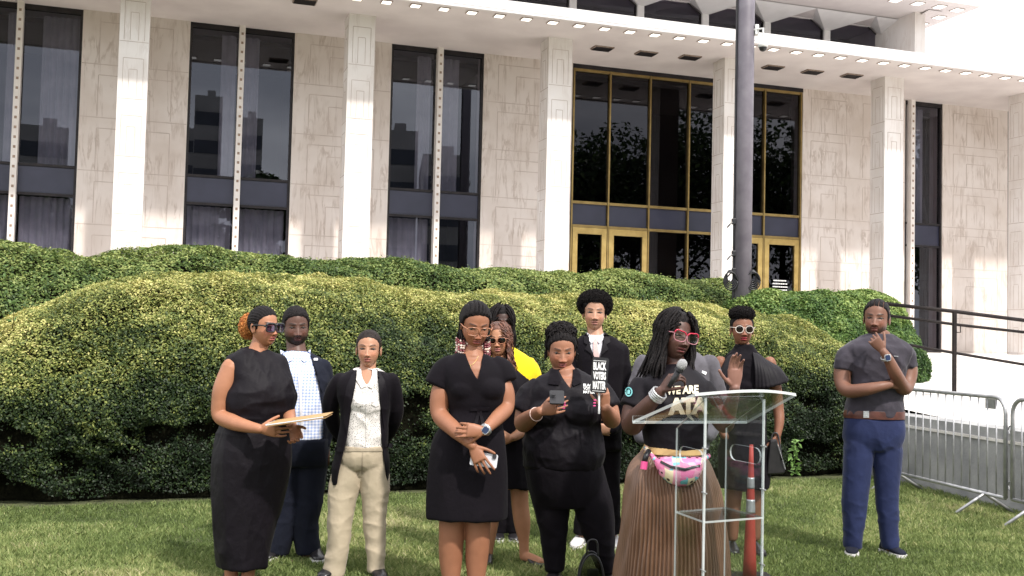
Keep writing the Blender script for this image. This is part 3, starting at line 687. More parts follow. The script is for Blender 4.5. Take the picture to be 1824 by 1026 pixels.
# ------------------------------------------------------------------ lawn
def lawn():
    rng = np.random.default_rng(3)
    V = []; n = 620000
    Y = 5.6 + (rng.uniform(0, 1, n) ** 1.35) * 9.5; X = rng.uniform(-.58, .56, n) * (Y + 1.0) 
    P = np.stack([X, Y, np.zeros(n)], 1)
    sd = (P - H1B) @ H1n; sx = (P - H1B) @ H1u; wn = (P - WB) @ WN
    k = ((sd < .16) | (sx > tend - .2)) & (wn < -.02); P = P[k]; n = len(P)
    pat = fbm(P * .9 + 4, 3, 77); fine = fbm(P * 4.2, 2, 78)
    h = .031 * (1 + .35 * pat + .3 * fine) * rng.uniform(.55, 1.45, n); w = rng.uniform(.002, .0046, n)
    az = rng.uniform(0, 2 * np.pi, n); d = np.stack([np.cos(az), np.sin(az), np.zeros(n)], 1); az2 = rng.uniform(0, 2 * np.pi, n); lean = np.stack([np.cos(az2), np.sin(az2), np.zeros(n)], 1) * (rng.uniform(.1, 1.1, n) * h)[:, None]
    up = np.zeros((n, 3)); up[:, 2] = h; top = P + up + lean; mid = P + up * .62 + lean * .35
    V = np.stack([P - d * w[:, None], P + d * w[:, None], mid + d * w[:, None] * .8, top, mid - d * w[:, None] * .8], 1).reshape(-1, 3)
    F = np.arange(5 * n).reshape(n, 5)
    u = .45 + .32 * pat + .16 * fine + rng.normal(0, .18, n)
    C = pal(u, [(0, (.09, .13, .04)), (.35, (.18, .24, .075)), (.6, (.28, .345, .125)), (.85, (.46, .48, .20)), (1, (.62, .57, .34))])
    o = mk('grass', V, F, M_grass, None, colors=np.repeat(C, 5, axis=0)); tagit(o, kind='stuff'); 
lawn()
# ------------------------------------------------------------------ what stands behind the camera and shows in the glass
def behind(px, py, dist):
    v = unit(ray(px, py)); c = np.array([0, 0, CAMH]); t = ((ORI - c) @ UO) / (v @ UO); p = c + v * t; d = v - 2 * (v @ UO) * UO; return p + d * dist / np.linalg.norm(d[:2])
M_tow = noisy('tower_wall', (.34, .33, .33), (.44, .42, .42), .3, .8); M_tow2 = noisy('tower_glass', (.03, .04, .06), (.06, .07, .10), .3, .2)
for k, (pa, pb, py, D, lab) in enumerate([(338, 372, 225, 120, 'dark office tower reflected at the left of the second window pair'), (352, 402, 165, 100, 'tall office tower reflected in the second window pair, left pane'), (430, 478, 205, 95, 'flat-topped office tower reflected in the second window pair, right pane'), (700, 772, 228, 80, 'broad office block reflected in the third window pair, left pane'), (786, 866, 272, 75, 'low long building reflected in the third window pair, right pane'), (20, 110, 215, 90, 'wide office block reflected in the leftmost windows')]):
    a, b = behind(pa, py, D), behind(pb, py, D); top = a[2]; w = np.linalg.norm((b - a)[:2]); u = (b - a) / w; u[2] = 0; rz = math.atan2(u[1], u[0]); c = (a + b) / 2 - UO * 0 + UO * 8
    r = empty('office_building', (c[0], c[1], 0), rz, lab, 'building', 'city buildings reflected in the glass'); g = G(); g.box((0, 0, top / 2), (w, 14, top)); g.box((w * .1, 0, top + .8), (w * .3, 5, 1.6)); g.out('wall', M_tow, r, local=True)
    g = G(); z = 2.0
    while z < top - 1.5: g.box((0, 0, z + .8), (w * .94, 14.1, 1.5)); z += 3.2
    g.out('window_band', M_tow2, r, local=True)
for k, (px, py, D, rr, lab) in enumerate([(1045, 215, 58, 7.0, 'large tree reflected in the entrance glazing, left part'), (1130, 200, 64, 8.0, 'large tree reflected in the middle of the entrance glazing'), (1225, 190, 60, 8.0, 'large tree reflected in the entrance glazing behind the fourth column'), (1395, 200, 62, 8.0, 'large tree reflected in the entrance glazing right of the pole'), (455, 262, 50, 3.2, 'small tree reflected in the second window pair, right pane'), (1655, 240, 55, 7, 'large tree reflected in the narrow window at the right'), (60, 262, 52, 4.0, 'small tree reflected in the leftmost windows')]):
    t_ = behind(px, py, D); rg = np.random.default_rng(60 + k); H_ = t_[2]; r = empty('tree', (t_[0], t_[1], 0), 0, lab, 'tree', 'trees reflected in the glass')
    g = G(); g.tube([(t_[0], t_[1], -.1), (t_[0] + .2, t_[1], H_ * .3), (t_[0], t_[1] + .2, H_ * .8)], [.35, .28, .08], 10)
    for j in range(7): a = j * .9; g.tube([(t_[0], t_[1], H_ * (.3 + .06 * j)), (t_[0] + rr * .5 * math.cos(a), t_[1] + rr * .5 * math.sin(a), H_ * (.48 + .06 * j))], [.14, .05], 6)
    g.out('trunk', M_twig, r)
    cs = rg.normal(0, 1, (26, 3)); cs /= np.linalg.norm(cs, axis=1)[:, None]; cs = cs * rr * .72 * rg.uniform(.3, 1, (26, 1)); cs[:, 2] *= H_ * .40 / rr; cs += [t_[0], t_[1], H_ * .62]
    n = 9000; ci_ = rg.integers(0, 26, n); d = rg.normal(0, 1, (n, 3)); d /= np.linalg.norm(d, axis=1)[:, None]; P = cs[ci_] + d * (rr * .34 * rg.uniform(.5, 1.05, n) ** .5)[:, None]
    V, F, C = leaves(P, d, .24, pal(rg.uniform(.0, .6, n), GRN), .3, .55, k); mk('crown', V, F, M_leaf, r, colors=C)
#PROPS
# ------------------------------------------------------------------ pole with camera
Yp = 16.4; p0 = at(1322, 520, Yp); pr = .135
pl = empty('light_pole', (p0[0], p0[1], .5), 0, 'tall grey metal pole rising through the roof line between two hedges', 'pole')
g = G(); g.tube([(p0[0], p0[1], .4), (p0[0], p0[1], 5), (p0[0], p0[1], 12)], [pr, pr, pr * .97], 32); g.out('shaft', M_pole, pl, smooth=True)
g = G(); g.tube([(p0[0], p0[1], .4), (p0[0], p0[1], .62)], pr * 1.5, 24); g.out('base_collar', M_pole, pl)
g = G(); zc = [.6 + .3 * i for i in range(38)]; g.tube([(p0[0] - pr - .012, p0[1] - .03, z) for z in zc], .017, 8); g.out('conduit', M_black, pl, smooth=True)
for py in (395, 452, 483): 
    q = at(1304, py, Yp); g = G(); g.box((q[0] + .02, q[1] - .04, q[2]), (.07, .06, .09), bev=.01); g.tube([(q[0] + .01, q[1] - .05, q[2]), (q[0] - .05, q[1] - .08, q[2] - .05), (q[0] - .09, q[1] - .08, q[2] - .1)], .011, 6); g.out('cable_clamp', M_black, pl)
for sx, px in ((-1, 1299), (1, 1339)):
    q = at(px, 492, Yp); g = G()
    for k in range(5):
        a = np.linspace(0, 2 * np.pi, 24); r_ = .09 + .012 * k; g.tube(np.stack([q[0] + r_ * .55 * np.cos(a) * (1 + .1 * k), np.full(24, q[1] - .06 - .012 * k), q[2] - .02 * k + r_ * np.sin(a)], 1), .011, 6)
    g.out('cable_coil', M_black, pl, smooth=True)
sc = empty('security_camera', tuple(at(1358, 60, Yp - .05)), 0, 'white dome security camera on a bracket on the right side of the grey pole', 'camera')
q = at(1359, 82, Yp - .15); b_ = at(1350, 52, Yp - .1)
g = G(); g.tube([(p0[0] + pr * .7, p0[1] - .05, b_[2]), (q[0], q[1], b_[2]), (q[0], q[1], q[2] + .05)], .018, 8); g.box((p0[0] + pr + .02, p0[1] - .05, b_[2]), (.06, .1, .16), bev=.01); g.out('bracket', M_white, sc)
g = G(); g.tube([(q[0], q[1], q[2] + .10), (q[0], q[1], q[2] + .02), (q[0], q[1], q[2] - .02)], [.05, .075, .072], 20); g.out('housing', M_white, sc, smooth=True)
g = G(); g.add(*ellipsoid((q[0], q[1], q[2] - .025), (.06, .06, .062))); g.out('dome', M_black, sc, smooth=True)
# ------------------------------------------------------------------ handrail on the plaza
hr = empty('handrail', tuple(at(1702, 690, 14.4)), 0, 'black metal handrail with three rails running along the white ramp', 'railing')
def rail(pts, r): 
    g = G(); g.tube([at(*p) for p in pts], r, 10); return g
g = rail([(1560, 539, 14.4), (1702, 555, 14.4), (1960, 588, 14.4)], .026); g.out('top_rail', M_blackmetal, hr, smooth=True)
g = rail([(1560, 559, 14.4), (1702, 578, 14.4), (1960, 607, 14.4)], .020); g.out('rail', M_blackmetal, hr, smooth=True)
g = rail([(1560, 604, 14.4), (1702, 629, 14.4), (1960, 672, 14.4)], .020); g.out('rail', M_blackmetal, hr, smooth=True)
for px, pt, pb in ((1702, 553, 698), (1945, 585, 735)):
    a, b = at(px, pt, 14.4), at(px - 4, pb, 14.4); g = G(); g.box(((a[0] + b[0]) / 2, 14.4, (a[2] + b[2]) / 2), (.05, .05, a[2] - b[2]), bev=.006)
    g.tube([at(px, 592, 14.4), at(px + 9, 592, 14.38), at(px + 9, 580, 14.38)], .008, 6); g.out('post', M_blackmetal, hr)
# ------------------------------------------------------------------ crowd barriers
def barrier(A, ta, tb, label):
    L = tb - ta; P = lambda t, z: tuple(A + WD * t + np.array([0, 0, z]))
    r = empty('crowd_barrier', tuple(A + WD * (ta + tb) / 2), 0, label, 'barrier', 'steel barriers by the ramp')
    g = G(); rr = .14; path = [P(ta, .20)]
    arc = lambda c0, s: [P(c0 + s * rr * math.cos(x), 1.10 - rr + rr * math.sin(x)) for x in np.linspace(0, math.pi / 2, 7)]
    path += [P(ta, 1.10 - rr)] + arc(ta + rr, -1)[1:] + arc(tb - rr, 1)[::-1] + [P(tb, .20)]
    g.tube(path, .019, 12); g.tube([P(ta, .2), P(tb, .2)], .017, 10); g.out('frame', M_steel, r, smooth=True)
    n = int(L / .125)
    for k in range(1, n): g = G(); t = ta + L * k / n; g.tube([P(t, .2), P(t, 1.085)], .0075, 8); g.out('bar', M_steel, r, smooth=True)
    for t in (ta + .3, tb - .3):
        g = G(); a = A + WD * t; N_ = WN
        g.tube([tuple(a - N_ * .3 + [0, 0, .02]), tuple(a - N_ * .1 + [0, 0, .14]), tuple(a + [0, 0, .2]), tuple(a + N_ * .1 + [0, 0, .14]), tuple(a + N_ * .3 + [0, 0, .02])], .015, 8); g.out('foot', M_steel, r, smooth=True)
    g = G(); a = np.array(P(ta + .27, 1.0)); g.add([P(ta + .2, 1.085), P(ta + .35, 1.085), P(ta + .35, .99), P(ta + .2, .99)], [(0, 1, 2, 3)])
    g2 = G(); 
    for k in (-1, 1): g2.add([tuple(np.array(P(x, z)) + WN * .004 * k) for x, z in ((ta + .15, 1.08), (ta + .29, 1.08), (ta + .29, .99), (ta + .15, .99))], [(0, 1, 2, 3)])
    g2.out('tag_plate', M_steel, r)
    for z in (.35, .85): g = G(); g.tube([P(tb, z), P(tb + .045, z), P(tb + .06, z - .035), P(tb + .045, z - .07), P(tb, z - .07)], .007, 6); g.out('hook', M_steel, r)
BA = gpt(1700, 887); BA = at(1700, 887, 10.45); BA[2] = 0
def tfor(px, A):
    k = (px - 912) / FPX; return (k * A[1] - A[0]) / (WD[0] - k * WD[1])
t_1 = tfor(1793, BA)
barrier(BA, t_1, t_1 + 2.1, 'grey steel crowd barrier next to the man in blue trousers'); barrier(BA + WN * .02, t_1 - 2.32, t_1 - .07, 'grey steel crowd barrier cut off by the right edge of the photo')
#PEOPLE
# ------------------------------------------------------------------ figure helpers
M_skin = colmat('skin', .48, .35, sss=.0, bump=.12, bscale=260)
M_hair = noisy('black_hair', (.004, .003, .0035), (.013, .010, .010), 60, .55, .6, 160, spec=.14)
M_scalp = noisy('scalp_line', (.30, .2, .15), (.38, .26, .2), 60, .6)
M_navy = cloth('navy_suit', (.007, .009, .020), sheen=.03); M_blk = cloth('black_fabric', (.0040, .0024, .0050), sheen=.02, spec=.18); M_blk2 = cloth('black_jersey', (.0046, .0028, .0058), rough=.65, sheen=.02, spec=.2)
def hand(g, W, D, T, PN, s=1.06, curl=(.25, .3, .35, .4), thumb=(.6, .3), spread=.07, r=.0078, bend2=1.0):
    """palm plus five fingers; D wrist->knuckles, T thumb side, PN the way the palm faces"""
    D = unit(D); T = unit(np.asarray(T, float) - D * np.dot(T, D)); N = np.cross(D, T); N = N * (1 if np.dot(N, PN) > 0 else -1)
    W = np.asarray(W, float); L = .092 * s
    rows = [(0.0, .024, .017), (.25, .031, .016), (.6, .039, .0155), (1.0, .041, .013)]
    V = []; n = 14; th = np.arange(n) * 2 * np.pi / n
    for u, a, b in rows: V.append(W + D * L * u + (T * (a * s * np.cos(th))[:, None] + N * (b * s * np.sin(th))[:, None]))
    V = np.concatenate(V); F = []
    for i in range(3):
        for j in range(n): k = (j + 1) % n; F.append((i * n + j, i * n + k, (i + 1) * n + k, (i + 1) * n + j))
    F.append(list(range(n))[::-1]); F.append([3 * n + j for j in range(n)]); g.add(V, F)
    offs = (.031, .0105, -.0105, -.031); ln = (.92, 1.0, .94, .76)
    for k in range(4):
        p = W + D * L * (.90 - .04 * abs(k - 1.3)) + T * offs[k] * s; d = unit(D + T * spread * (1.5 - k)); ax = d; pts = [(*p, r * s * 1.08)]; a = 0
        for q, l in enumerate((.046, .029, .024)):
            a += curl[k] * (.8 if q == 0 else bend2); v = d * math.cos(a) + N * math.sin(a); p = p + v * l * ln[k] * s; pts.append((*p, r * s * (1.0, .92, .8)[q]))
        g.add(*limb(pts, 16, 10))
    p = W + D * L * .22 + T * .022 * s; v = unit(T * (1 - thumb[0] * .5) + D * .75 + N * thumb[1]); pts = [(*p, .0125 * s)]
    for q, l in enumerate((.040, .032, .026)):
        p = p + v * l * s; pts.append((*p, r * s * (1.25, 1.15, .95)[q])); v = unit(v + D * .25 + N * thumb[1] * .5)
    g.add(*limb(pts, 16, 10))
def strands(P, rad, n=5):
    """P (m,k,3) many tubes at once; rad (k,) or (m,k)"""
    P = np.asarray(P, float); m, k, _ = P.shape; rad = np.broadcast_to(np.asarray(rad, float), (m, k))
    T = np.gradient(P, axis=1); T /= np.linalg.norm(T, axis=2)[..., None] + 1e-12
    ref = np.array([.31, .62, .72]); A = np.cross(T, ref); A /= np.linalg.norm(A, axis=2)[..., None] + 1e-12; Bv = np.cross(T, A)
    th = np.arange(n) * 2 * np.pi / n
    V = P[:, :, None] + (A[:, :, None] * np.cos(th)[None, None, :, None] + Bv[:, :, None] * np.sin(th)[None, None, :, None]) * rad[:, :, None, None]
    idx = np.arange(m * k * n).reshape(m, k, n); a = idx[:, :-1]; b = idx[:, 1:]
    F = np.stack([a, np.roll(a, -1, 2), np.roll(b, -1, 2), b], -1).reshape(-1, 4)
    return V.reshape(-1, 3), F
def folds(V, N, spec, seed):
    d = np.zeros(len(V))
    for k, (amp, sc, zr) in enumerate(spec):
        q = V * np.array(sc) + .35 * fbm(V * 3.0, 2, seed + 31 + k)[:, None]; c45 = q @ np.array([[.85, 0, .5], [0, 1, 0], [-.5, 0, .85]]) if abs(sc[0] - sc[2]) < 12 else q; r = vnoise(c45, seed + 7 * k); r = 1 - 2 * np.abs(r) ** .9; 
        w = 1.0
        if zr is not None: w = sstep(zr[0] - .06, zr[0] + .06, V[:, 2]) * sstep(zr[1] + .06, zr[1] - .06, V[:, 2])
        d += amp * r * w
    return V + N * d[:, None]
TOPF = [(.008, (5, 5, 7), None), (.0055, (11, 11, 8), None), (.003, (24, 24, 15), None)]
SKF = [(.012, (9, 9, .9), None), (.006, (17, 17, 3), None)]
PAF = [(.005, (8, 8, 2.2), None), (.0045, (9, 9, 15), (.0, .42)), (.0035, (10, 10, 15), (.72, .92)), (.0015, (22, 22, 12), None)]
class Head:
    def __init__(h, eye, Y, yaw, pitch=0, roll=0, s=1.08, skin=(.4, .2, .1), lip=None, open_=.8, mouth=0, lipw=1.0, nose=1.0, brow=(.012, .008, .007), beard=0, frown=0, cheek=1.0, gaze=(0, 1, -.05), jaw=1.0):
        yw, p, r = R(yaw), R(pitch), R(roll)
        f0 = np.array([math.sin(yw), -math.cos(yw), 0]); l = np.array([-math.cos(yw), -math.sin(yw), 0]); u0 = np.array([0, 0, 1.0])
        f = f0 * math.cos(p) - u0 * math.sin(p); u = u0 * math.cos(p) + f0 * math.sin(p)
        l2 = l * math.cos(r) + u * math.sin(r); u2 = u * math.cos(r) - l * math.sin(r)   # +roll leans the crown to the image's right
        h.M = np.stack([l2, f, u2], 1) * s; h.s = s; h.yaw = yw; h.f = f
        fo = .088 * s; Ye = Y + (f[1] * fo)
        h.O = at(eye[0], eye[1], Ye) - f * fo
        nu, nv = 170, 132; U = np.linspace(-np.pi, np.pi, nu, endpoint=False); ph = U - .48 * np.sin(U); el = np.linspace(-np.pi / 2 + .02, np.pi / 2 - .02, nv)
        PH, EL = np.meshgrid(ph, el); PH, EL = PH.ravel(), EL.ravel(); h.nu, h.nv = nu, nv
        d = np.stack([np.sin(PH) * np.cos(EL), np.cos(PH) * np.cos(EL), np.sin(EL)], 1); h.d = d
        B = h.base(d, cheek, jaw); h.B = B.copy(); x, y, z = B.T; ax = np.abs(x); m = sstep(.005, .045, y)
        g = lambda a, sa, b, sb, k=1.0: k * np.exp(-(a / sa) ** 2 - (b / sb) ** 2)
        zp = np.interp(z, [-.054, -.047, -.038, -.022, 0, .018], [0, .012, .0225, .0145, .0042, 0]); sx = np.interp(z, [-.045, -.036, -.02, 0, .02], [.0155, .0145, .0105, .0085, .010]) * nose
        dy = zp * np.exp(-(ax / sx) ** 2.4) + g(ax - .0145 * nose, .0062, z + .0405, .0075, .0100)
        dy += g(ax - .031, .015, z - .001, .011, -.0095) + g(ax - .027, .02, z - .0215, .0085, .0055) + g(ax - .042, .017, z + .030, .017, .0038)
        dy += .0065 * lipw * np.exp(-(x / .0195) ** 4 - ((z + .0605) / .0046) ** 2) + .0085 * lipw * np.exp(-(x / .0165) ** 4 - ((z + .0722) / .0055) ** 2)
        ml = .0018 + .0028 * mouth; dy += -(.005 + .006 * mouth) * np.exp(-(x / .0205) ** 4 - ((z + .0662) / ml) ** 2)
        dy += g(x, .019, z + .099, .013, .0065) + g(x, .016, z + .084, .004, -.0035) + g(ax - .028 + .35 * (z + .05), .005, z + .052, .014, -.0009) + g(ax - .031, .014, z + .0135, .0035, .0016) + g(x, .004, z + .054, .005, -.0016)
        h_ = .0054 * open_ + .0004; e = ((ax - .031) / .0155) ** 2 + ((z - .0005) / h_) ** 2; e2 = ((ax - .031) / .0165) ** 2 + ((z - .001) / .0105) ** 2
        dy += .0062 * np.exp(-e2 ** 1.4) - .011 * np.sqrt(np.clip(1 - e, 0, 1))
        B2 = B.copy(); B2[:, 1] += dy * m
        c = np.tile(np.array(skin, float), (len(B), 1)); rng = np.random.default_rng(5)
        red = g(ax - .04, .022, z + .03, .02) + g(x, .012, z + .037, .012) * .8; c *= (1 + red[:, None] * m[:, None] * np.array([.16, -.02, -.05]))
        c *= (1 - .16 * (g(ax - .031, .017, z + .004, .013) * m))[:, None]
        lip = np.array(lip if lip is not None else (skin[0] * .85 + .03, skin[1] * .55 + .01, skin[2] * .6 + .012)); 
        lm = np.maximum(np.exp(-(x / .0225) ** 6 - ((z + .0608) / .0054) ** 4), np.exp(-(x / .0195) ** 6 - ((z + .0730) / .0066) ** 4)) * m; c = c * (1 - lm[:, None]) + lip * lm[:, None]
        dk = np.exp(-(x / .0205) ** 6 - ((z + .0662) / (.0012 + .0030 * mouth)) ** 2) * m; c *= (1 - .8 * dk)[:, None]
        bz = .0215 + .004 * np.sin(np.clip((ax - .013) / .036, 0, 1) * 2.4) - (.004 * np.clip(1 - (ax - .012) / .015, 0, 1) * frown); bm_ = sstep(.010, .016, ax) * sstep(.052, .044, ax) * np.exp(-((z - bz) / .0038) ** 2) * m * .97
        c = c * (1 - bm_[:, None]) + np.array(brow) * bm_[:, None]
        la = np.exp(-((e - 1.15) / .60) ** 2) * (z > -.001) * m * .97 + np.exp(-((e - 1.1) / .3) ** 2) * (z <= -.001) * m * .35; c = c * (1 - la[:, None]) + .008 * la[:, None]
        inn = (e < .95) * m; c = c * (1 - inn[:, None]) + .01 * inn[:, None]
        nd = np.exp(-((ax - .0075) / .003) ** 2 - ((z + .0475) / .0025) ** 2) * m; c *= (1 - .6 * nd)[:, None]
        if beard:
            zz = z + .0; jawm = sstep(-.035, -.06, z + .55 * np.maximum(.045 - ax, 0) * (beard < 2)) * (1 - lm) * sstep(-.06, -.0, y + .02) * (1 - np.exp(-(x / .024) ** 4 - ((z + .067) / .013) ** 4) * .55)
            mus = np.exp(-(x / .026) ** 4 - ((z + .0535) / .0035) ** 2) + np.exp(-((ax - .025) / .004) ** 2 - ((z + .067) / .013) ** 2)
            k = np.clip(np.maximum(jawm * (1 if beard > 1 else .85), mus * .85), 0, 1) * (.86 + .1 * rng.normal(0, 1, len(x))); k = np.clip(k, 0, .97); c = c * (1 - k[:, None]) + np.array([.012, .009, .008]) * k[:, None]; B2 += d * (k * .004)[:, None] * (1 - lm)[:, None]
        i = np.arange(nu * nv).reshape(nv, nu); F = np.stack([i[:-1], np.roll(i, -1, 1)[:-1], np.roll(i, -1, 1)[1:], i[1:]], -1).reshape(-1, 4)[:, ::-1]
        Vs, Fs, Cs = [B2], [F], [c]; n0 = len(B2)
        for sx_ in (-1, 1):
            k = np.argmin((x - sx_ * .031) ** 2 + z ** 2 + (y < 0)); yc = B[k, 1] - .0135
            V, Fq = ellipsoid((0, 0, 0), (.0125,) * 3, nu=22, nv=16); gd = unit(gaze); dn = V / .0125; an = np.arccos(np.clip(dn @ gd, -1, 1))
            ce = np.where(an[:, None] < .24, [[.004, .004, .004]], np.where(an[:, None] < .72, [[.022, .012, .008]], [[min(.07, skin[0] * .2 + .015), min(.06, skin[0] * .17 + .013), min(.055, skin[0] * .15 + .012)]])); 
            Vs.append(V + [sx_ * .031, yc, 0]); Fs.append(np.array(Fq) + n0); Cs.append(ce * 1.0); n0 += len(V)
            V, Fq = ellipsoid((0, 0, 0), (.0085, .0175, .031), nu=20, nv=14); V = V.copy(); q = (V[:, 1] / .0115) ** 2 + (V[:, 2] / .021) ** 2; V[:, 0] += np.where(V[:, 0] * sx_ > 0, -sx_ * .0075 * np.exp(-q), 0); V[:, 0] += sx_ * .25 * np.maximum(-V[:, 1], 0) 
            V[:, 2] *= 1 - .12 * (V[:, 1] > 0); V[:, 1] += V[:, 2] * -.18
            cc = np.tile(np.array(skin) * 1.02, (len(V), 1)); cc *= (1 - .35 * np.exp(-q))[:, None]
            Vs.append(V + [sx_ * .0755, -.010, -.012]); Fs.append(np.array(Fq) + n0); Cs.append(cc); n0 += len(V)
        h.V = h.w(np.concatenate(Vs)); h.F = np.concatenate(Fs); h.C = np.clip(np.concatenate(Cs), .003, 1); h.skin = skin; h.front = B2
    def base(h, d, cheek=1, jaw=1):
        def hit(c, r):
            c = np.array(c) / r; q = d / r; a = (q * q).sum(1); b = -2 * (q * c).sum(1); cc = (c * c).sum() - 1; return (-b + np.sqrt(b * b - 4 * a * cc)) / (2 * a)
        r1 = hit((0, -.018, .028), np.array([.0745, .092, .088])); r2 = hit((0, .012, -.034), np.array([.0635 * cheek, .0735, .084 * jaw])); k = 9.0
        r = (r1 ** k + r2 ** k) ** (1 / k); P = d * r[:, None]; jw = sstep(-.03, -.1, P[:, 2]); P[:, 0] *= 1 - .10 * jw / cheek; return P
    def w(h, P): return h.O + np.asarray(P) @ h.M.T
    def surf(h, phi, el, off=0.0):
        d = np.stack([np.sin(phi) * np.cos(el), np.cos(phi) * np.cos(el), np.sin(el)], -1); sh = d.shape; P = h.base(d.reshape(-1, 3)); return (P + d.reshape(-1, 3) * off).reshape(sh)
    HL = ([-.12, -.09, -.05, -.02, .002, .018, .028, .042, .06, .074, .1], [-.078, -.074, -.052, -.012, -.024, -.012, .034, .054, .070, .0765, .080])
    def cap(h, name, th, root, mat=None, line=None, lift=0.0, soft=.018, seed=3, extra=None):
        B = h.B; x, y, z = B.T; L = line or h.HL; hz = np.interp(y, L[0], L[1]) + lift + .004 * vnoise(B * 90, 4) + .0035 * vnoise(B * 35, 8); m = (z - hz) / soft
        t = th(B, h.d) if callable(th) else np.full(len(B), th); off = np.where(m > 0, t * sstep(0, 1, m) * (.35 + .65 * sstep(0, 3.5, m)), -.004) - .0015 * (m <= .05)
        if extra is not None: off = extra(B, off)
        V = h.w(B + h.d * off[:, None]); nu, nv = h.nu, h.nv; i = np.arange(nu * nv).reshape(nv, nu)
        F = np.stack([i[:-1], np.roll(i, -1, 1)[:-1], np.roll(i, -1, 1)[1:], i[1:]], -1).reshape(-1, 4)[:, ::-1]; keep = (m[F] > -.6).any(1); F = F[keep]
        us = np.unique(F); mp = np.full(len(V), -1); mp[us] = np.arange(len(us)); return mk(name, V[us], mp[F], mat or M_hair, root, smooth=True)
    def glasses(h, root, fm, lm, w=.029, hh=.022, y=.099, r=.0026, ex=3.0, cx=.0335, cz=-.003, top=0, nm='glasses', cat=0, rim2=None):
        g = G(); t = np.linspace(0, 2 * np.pi, 29); loops = []
        for s_ in (-1, 1):
            X = np.sign(np.cos(t)) * np.abs(np.cos(t)) ** (2 / ex) * w; Z = np.sign(np.sin(t)) * np.abs(np.sin(t)) ** (2 / ex) * hh
            Z = Z + cat * np.maximum(X, 0) * np.maximum(Z, 0) / hh * 14 * .02; X = s_ * (cx + X)
            Yv = y - .10 * (np.abs(X) ** 2) / .06 * .6; P = np.stack([X, Yv, Z + cz], 1); loops.append(P); g.tube(h.w(P), r * h.s, 7, cap=False, m=0)
            if top: g.tube(h.w(P[1:14]), r * 1.7 * h.s, 7, m=1 if rim2 else 0)
            e = np.array([s_ * (cx + w), y - .10 * (cx + w) ** 2 / .06 * .6, cz + hh * .45]); g.tube(h.w(np.array([e, [s_ * .0785, .055, cz + hh * .5], [s_ * .0815, .0, cz + hh * .4], [s_ * .08, -.015, cz]])), r * 1.1 * h.s, 6)
        g.tube(h.w(np.array([[-(cx - w), y - .002, cz + hh * .35], [0, y + .002, cz + hh * .45], [cx - w, y - .002, cz + hh * .35]])), r * h.s, 6)
        g.M = [(1 if (rim2 and q == 0 and False) else q) for q in g.M]; o = g.out(nm, [fm, rim2] if rim2 else fm, root, smooth=True)
        for P in loops:
            c = P[:-1].mean(0); q = G(); V = h.w(np.vstack([c + [0, .002, 0], P[:-1]])); q.add(V, [(0, i + 1, (i + 1) % 28 + 1) for i in range(28)]); q.out('lens', lm, o, smooth=True)
        return o
class Person:
    def __init__(p, label, Y, px, yaw, group=None):
        f = at(px, 900, Y); p.Y = Y; p.yaw = R(yaw); p.root = empty('person', (f[0], Y, 0), 0, label, 'person', group); p.k = ppm(Y); p.seed = int(px)
    def P(p, q): return at(q[0], q[1], p.Y + (q[2] if len(q) > 2 else 0))
    def L(p, pts, inf=0.0): return [(*at(a, b, p.Y + c), max(r + inf, .006)) for a, b, c, r in pts]
    def secs(p, rows, inf=0.0):
        out = []
        for row in rows:
            px, py, hw, hd = row[:4]; dY = row[4] if len(row) > 4 else 0; c = at(px, py, p.Y + dY); h = hw / p.k; sn, cs = abs(math.sin(p.yaw)), math.cos(p.yaw)
            a = math.sqrt(max(h * h - (hd * sn) ** 2, (h * .45) ** 2)) / cs; out.append((*c, a + inf, hd + inf))
        return out
    def garment(p, name, g, mat, vox=.0075, cuts=(), fold=TOPF, smooth=14, parent=None, thick=None, colors=None, flt=None, keepflt=None):
        V, F = remesh(g, vox, smooth); N = vnormals(V, F); V = folds(V, N, fold, p.seed) if fold else V
        if name == 'jacket':
            C = V[F].mean(1); nf = N[F].mean(1); F = F[~((nf[:, 2] < -.45) & (C[:, 2] < V[:, 2].min() + .05))]
        if cuts: V, F = cutaway(V, F, cuts)
        if keepflt is not None:
            C = V[F].mean(1); F = F[keepflt(C)]; us = np.unique(F); mp = np.full(len(V), -1); mp[us] = np.arange(len(us)); V, F = V[us], mp[F]
        o = mk(name, V, F, mat, parent or p.root, smooth=True); p.last = bvh(V, F)
        if cuts or keepflt is not None: md = o.modifiers.new('thickness', 'SOLIDIFY'); md.thickness = thick or .006; md.offset = -1
        return o
    def body(p, g, head, vox=.0048, skin=None, tint=None):
        V, F = remesh(g, vox, 2); c = np.tile(np.array(skin or head.skin, float), (len(V), 1))
        if tint is not None: c = tint(V, c)
        n = len(V); V2 = np.concatenate([V, head.V]); F2 = np.concatenate([F, head.F + n]); C = np.concatenate([c, head.C]); p.bt = bvh(V, F)
        return mk('body', V2, F2, M_skin, p.root, smooth=True, colors=C)
    def neck(p, g, head, base, r0=.058, r1=.054):
        """from the collar point up into the skull"""
        top = head.w([0, -.022, -.03]); mid = head.w([0, -.02, -.075]); b = p.P(base); g.add(*limb([(*b, r0 * 1.25), (*(b * .5 + mid * .5), r0), (*mid, r1), (*top, r1)], 20, 24))
    def decal(p, name, polys, mat, tree=None, off=.006, parent=None, thick=.003, step=3.0):
        V, F = onto(polys, tree or p.last, off, step); o = mk(name, V, F, mat, parent or p.root, smooth=False)
        if thick: md = o.modifiers.new('thickness', 'SOLIDIFY'); md.thickness = thick; md.offset = 0
        return o
